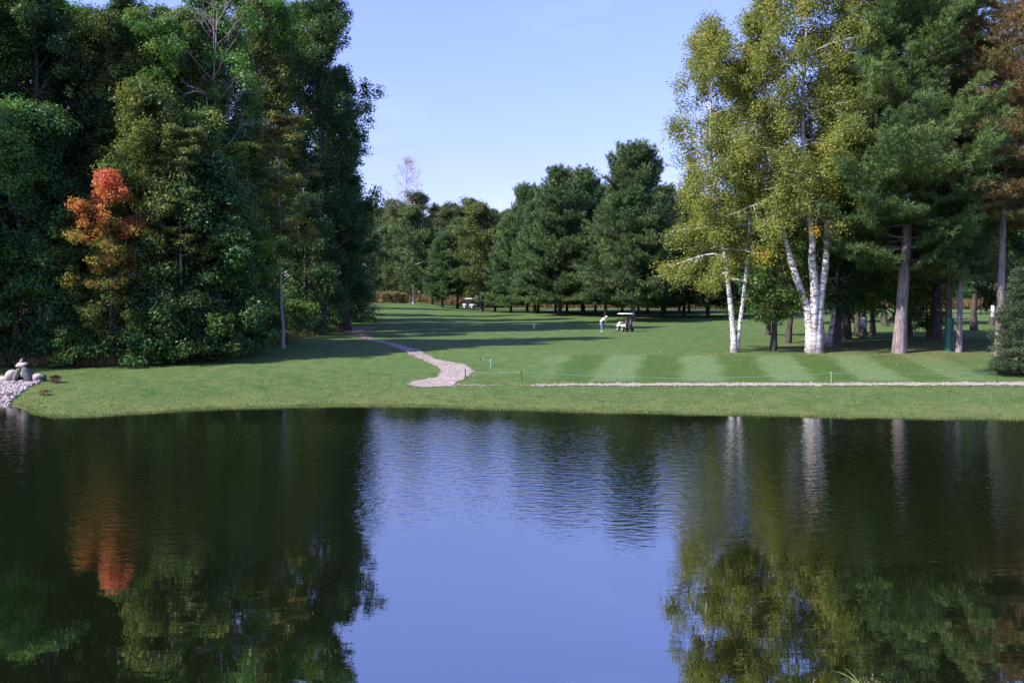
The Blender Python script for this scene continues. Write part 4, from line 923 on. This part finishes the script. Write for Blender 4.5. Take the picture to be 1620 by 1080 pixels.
b = bmesh.new(); cylbm(b, (0, 0, 0), (-.34, 0, .92), .010, .013, 8); boxbm(b, .03, 0, .0, .11, .05, .05, .012)
co = obj('golf_club', from_bm('golf_club', b), MST); tag(co, 'golf club held down to the ball by the bending golfer', 'golf club'); ca, sa = math.cos(R(-8)), math.sin(R(-8))
co.location = (g[0] + .80 * ca, g[1] + .80 * sa, g[2] + .03); co.rotation_euler = (0, 0, R(-8))
b = bmesh.new(); bmesh.ops.create_uvsphere(b, u_segments=10, v_segments=8, radius=.025); o = obj('golf_ball', from_bm('golf_ball', b, True), MW); o.location = (g[0] + .93 * ca, g[1] + .9 * sa, g[2] + .03); tag(o, 'white golf ball on the turf at the golfer\'s club head', 'ball')

# ------------------------------------------------------------------ golf carts  (local: +Y is forward)
def cart(loc, rz, label, roofm):
    t = thing('golf_cart', label, 'golf cart', loc, rz, 1, 'golf carts on the fairway')
    b = bmesh.new(); boxbm(b, 0, 0, .28, 1.0, 2.1, .10, .03); boxbm(b, 0, .25, .335, .96, .8, .02); obj('chassis', from_bm('chassis', b), MBK, t)
    b = bmesh.new(); boxbm(b, 0, -.62, .56, .80, .9, .42, .10)
    for s_ in (1, -1): boxbm(b, .49 * s_, -.70, .60, .26, .74, .26, .10)
    obj('rear_body', from_bm('rear_body', b, True), MCR, t)
    b = bmesh.new(); boxbm(b, 0, .98, .60, .96, .50, .48, .16); boxbm(b, 0, .78, .86, .9, .14, .22, .05)
    for s_ in (1, -1): boxbm(b, .47 * s_, .86, .56, .22, .56, .22, .09)
    obj('front_cowl', from_bm('front_cowl', b, True), MCR, t)
    for s_ in (1, -1):
        b = bmesh.new(); bmesh.ops.create_uvsphere(b, u_segments=10, v_segments=8, radius=.07, matrix=Matrix.Translation((.3 * s_, 1.21, .68)) @ Matrix.Diagonal((1, .4, 1, 1))); obj('headlight', from_bm('headlight', b, True), MST, t)
    b = bmesh.new(); boxbm(b, 0, -.28, .82, 1.0, .5, .14, .05); obj('seat', from_bm('seat', b, True), MRD, t)
    b = bmesh.new(); boxbm(b, 0, -.56, 1.12, .98, .11, .36, .05, Matrix.Rotation(.12, 4, 'X')); obj('backrest', from_bm('backrest', b, True), MBK, t)
    b = bmesh.new(); boxbm(b, 0, -.08, 1.80, 1.16, 1.75, .07, .035); boxbm(b, 0, -.08, 1.845, .9, 1.4, .04, .018); obj('roof', from_bm('roof', b, True), roofm, t)
    for s_ in (1, -1):
        b = bmesh.new(); cylbm(b, (.46 * s_, .82, .8), (.50 * s_, .62, 1.79), .018); obj('roof_post', from_bm('roof_post', b), MBK, t)
        b = bmesh.new(); cylbm(b, (.46 * s_, -.75, .7), (.50 * s_, -.78, 1.79), .018); obj('roof_post', from_bm('roof_post', b), MBK, t)
        for yy in (.82, -.78):
            w = bpy.data.meshes.new('wheel'); b = bmesh.new(); r_ = .235
            prof = [(-.1, .13), (-.105, .18), (-.085, r_ - .01), (0, r_), (.085, r_ - .01), (.105, .18), (.1, .13)]
            ring = [[b.verts.new((px2, math.cos(a_) * rr2, math.sin(a_) * rr2)) for px2, rr2 in prof] for a_ in np.arange(20) * math.pi / 10]
            for i in range(20):
                for j in range(6): b.faces.new((ring[i][j], ring[i][j + 1], ring[(i + 1) % 20][j + 1], ring[(i + 1) % 20][j]))
            o = obj('wheel', from_bm('wheel', b, True), MRB, t); o.location = (.50 * s_, yy, r_)
            b = bmesh.new(); cylbm(b, (-.085, 0, 0), (.085, 0, 0), .135, seg=16); cylbm(b, (-.1, 0, 0), (.1, 0, 0), .05, seg=12); obj('rim', from_bm('rim', b), MW, o)
    v, q = tubes([(np.array([(math.cos(a_) * .17 - .24, .42 + math.sin(a_) * .10, 1.03 + math.sin(a_) * .13) for a_ in np.linspace(0, 6.283, 19)]), np.full(19, .014), 6), (np.array([(-.24, .42, 1.03), (-.24, .75, .75)]), [.02, .02], 6)])
    obj('steering_wheel', npmesh('steering_wheel', v, q), MBK, t)
    b = bmesh.new(); boxbm(b, 0, -1.1, .42, .9, .26, .05, .01); cylbm(b, (-.42, -1.0, 1.0), (.42, -1.0, 1.0), .015); cylbm(b, (-.42, -1.0, .45), (-.42, -1.0, 1.0), .015); cylbm(b, (.42, -1.0, .45), (.42, -1.0, 1.0), .015)
    obj('bag_rack', from_bm('bag_rack', b), MBK, t)
    return t
def bag(ct, lx, label, mat):
    m_ = ct.matrix_basis @ Matrix.Translation((lx, -1.12, .46)); t = thing('golf_bag', label, 'golf bag', m_.to_translation(), ct.rotation_euler.z, 1, 'golf bags on the nearer cart')
    b = bmesh.new(); cylbm(b, (0, 0, 0), (0, .1, .74), .125, .14, 14); cylbm(b, (0, .1, .74), (0, .108, .79), .15, .15, 14); boxbm(b, 0, -.11, .3, .19, .1, .34, .035); obj('bag_body', from_bm('bag_body', b, True), mat, t)
    b = bmesh.new()
    for i in range(7):
        a_ = i * .9; x0, y0 = .08 * math.cos(a_), .11 + .08 * math.sin(a_); h = 1.0 + .05 * (i % 3); cylbm(b, (x0, y0, .7), (x0 * 1.3, y0 + .02, h), .006, seg=6); boxbm(b, x0 * 1.3 + .03, y0 + .02, h, .09, .045, .05, .012)
    obj('club_heads', from_bm('club_heads', b), MBK, t)
bpy.context.view_layer.update()
g = G(989, 524); c1 = cart(tuple(g), R(12), 'golf cart with a white roof seen from behind with bags, next to the bending golfer', MW)
bpy.context.view_layer.update()
bag(c1, -.2, 'black golf bag strapped on the left of the nearer cart', MBK); bag(c1, .22, 'dark golf bag with covered clubs strapped on the right of the nearer cart', simple('charcoal_nylon', (.05, .04, .05), .7))
y = 186; xx = X(743, y); c2 = cart((xx, y, gz(xx, y)), R(62), 'far golf cart seen from the side under the trees at the end of the fairway', MW)
print('plants', NT[0], 'objects', len(S.objects))
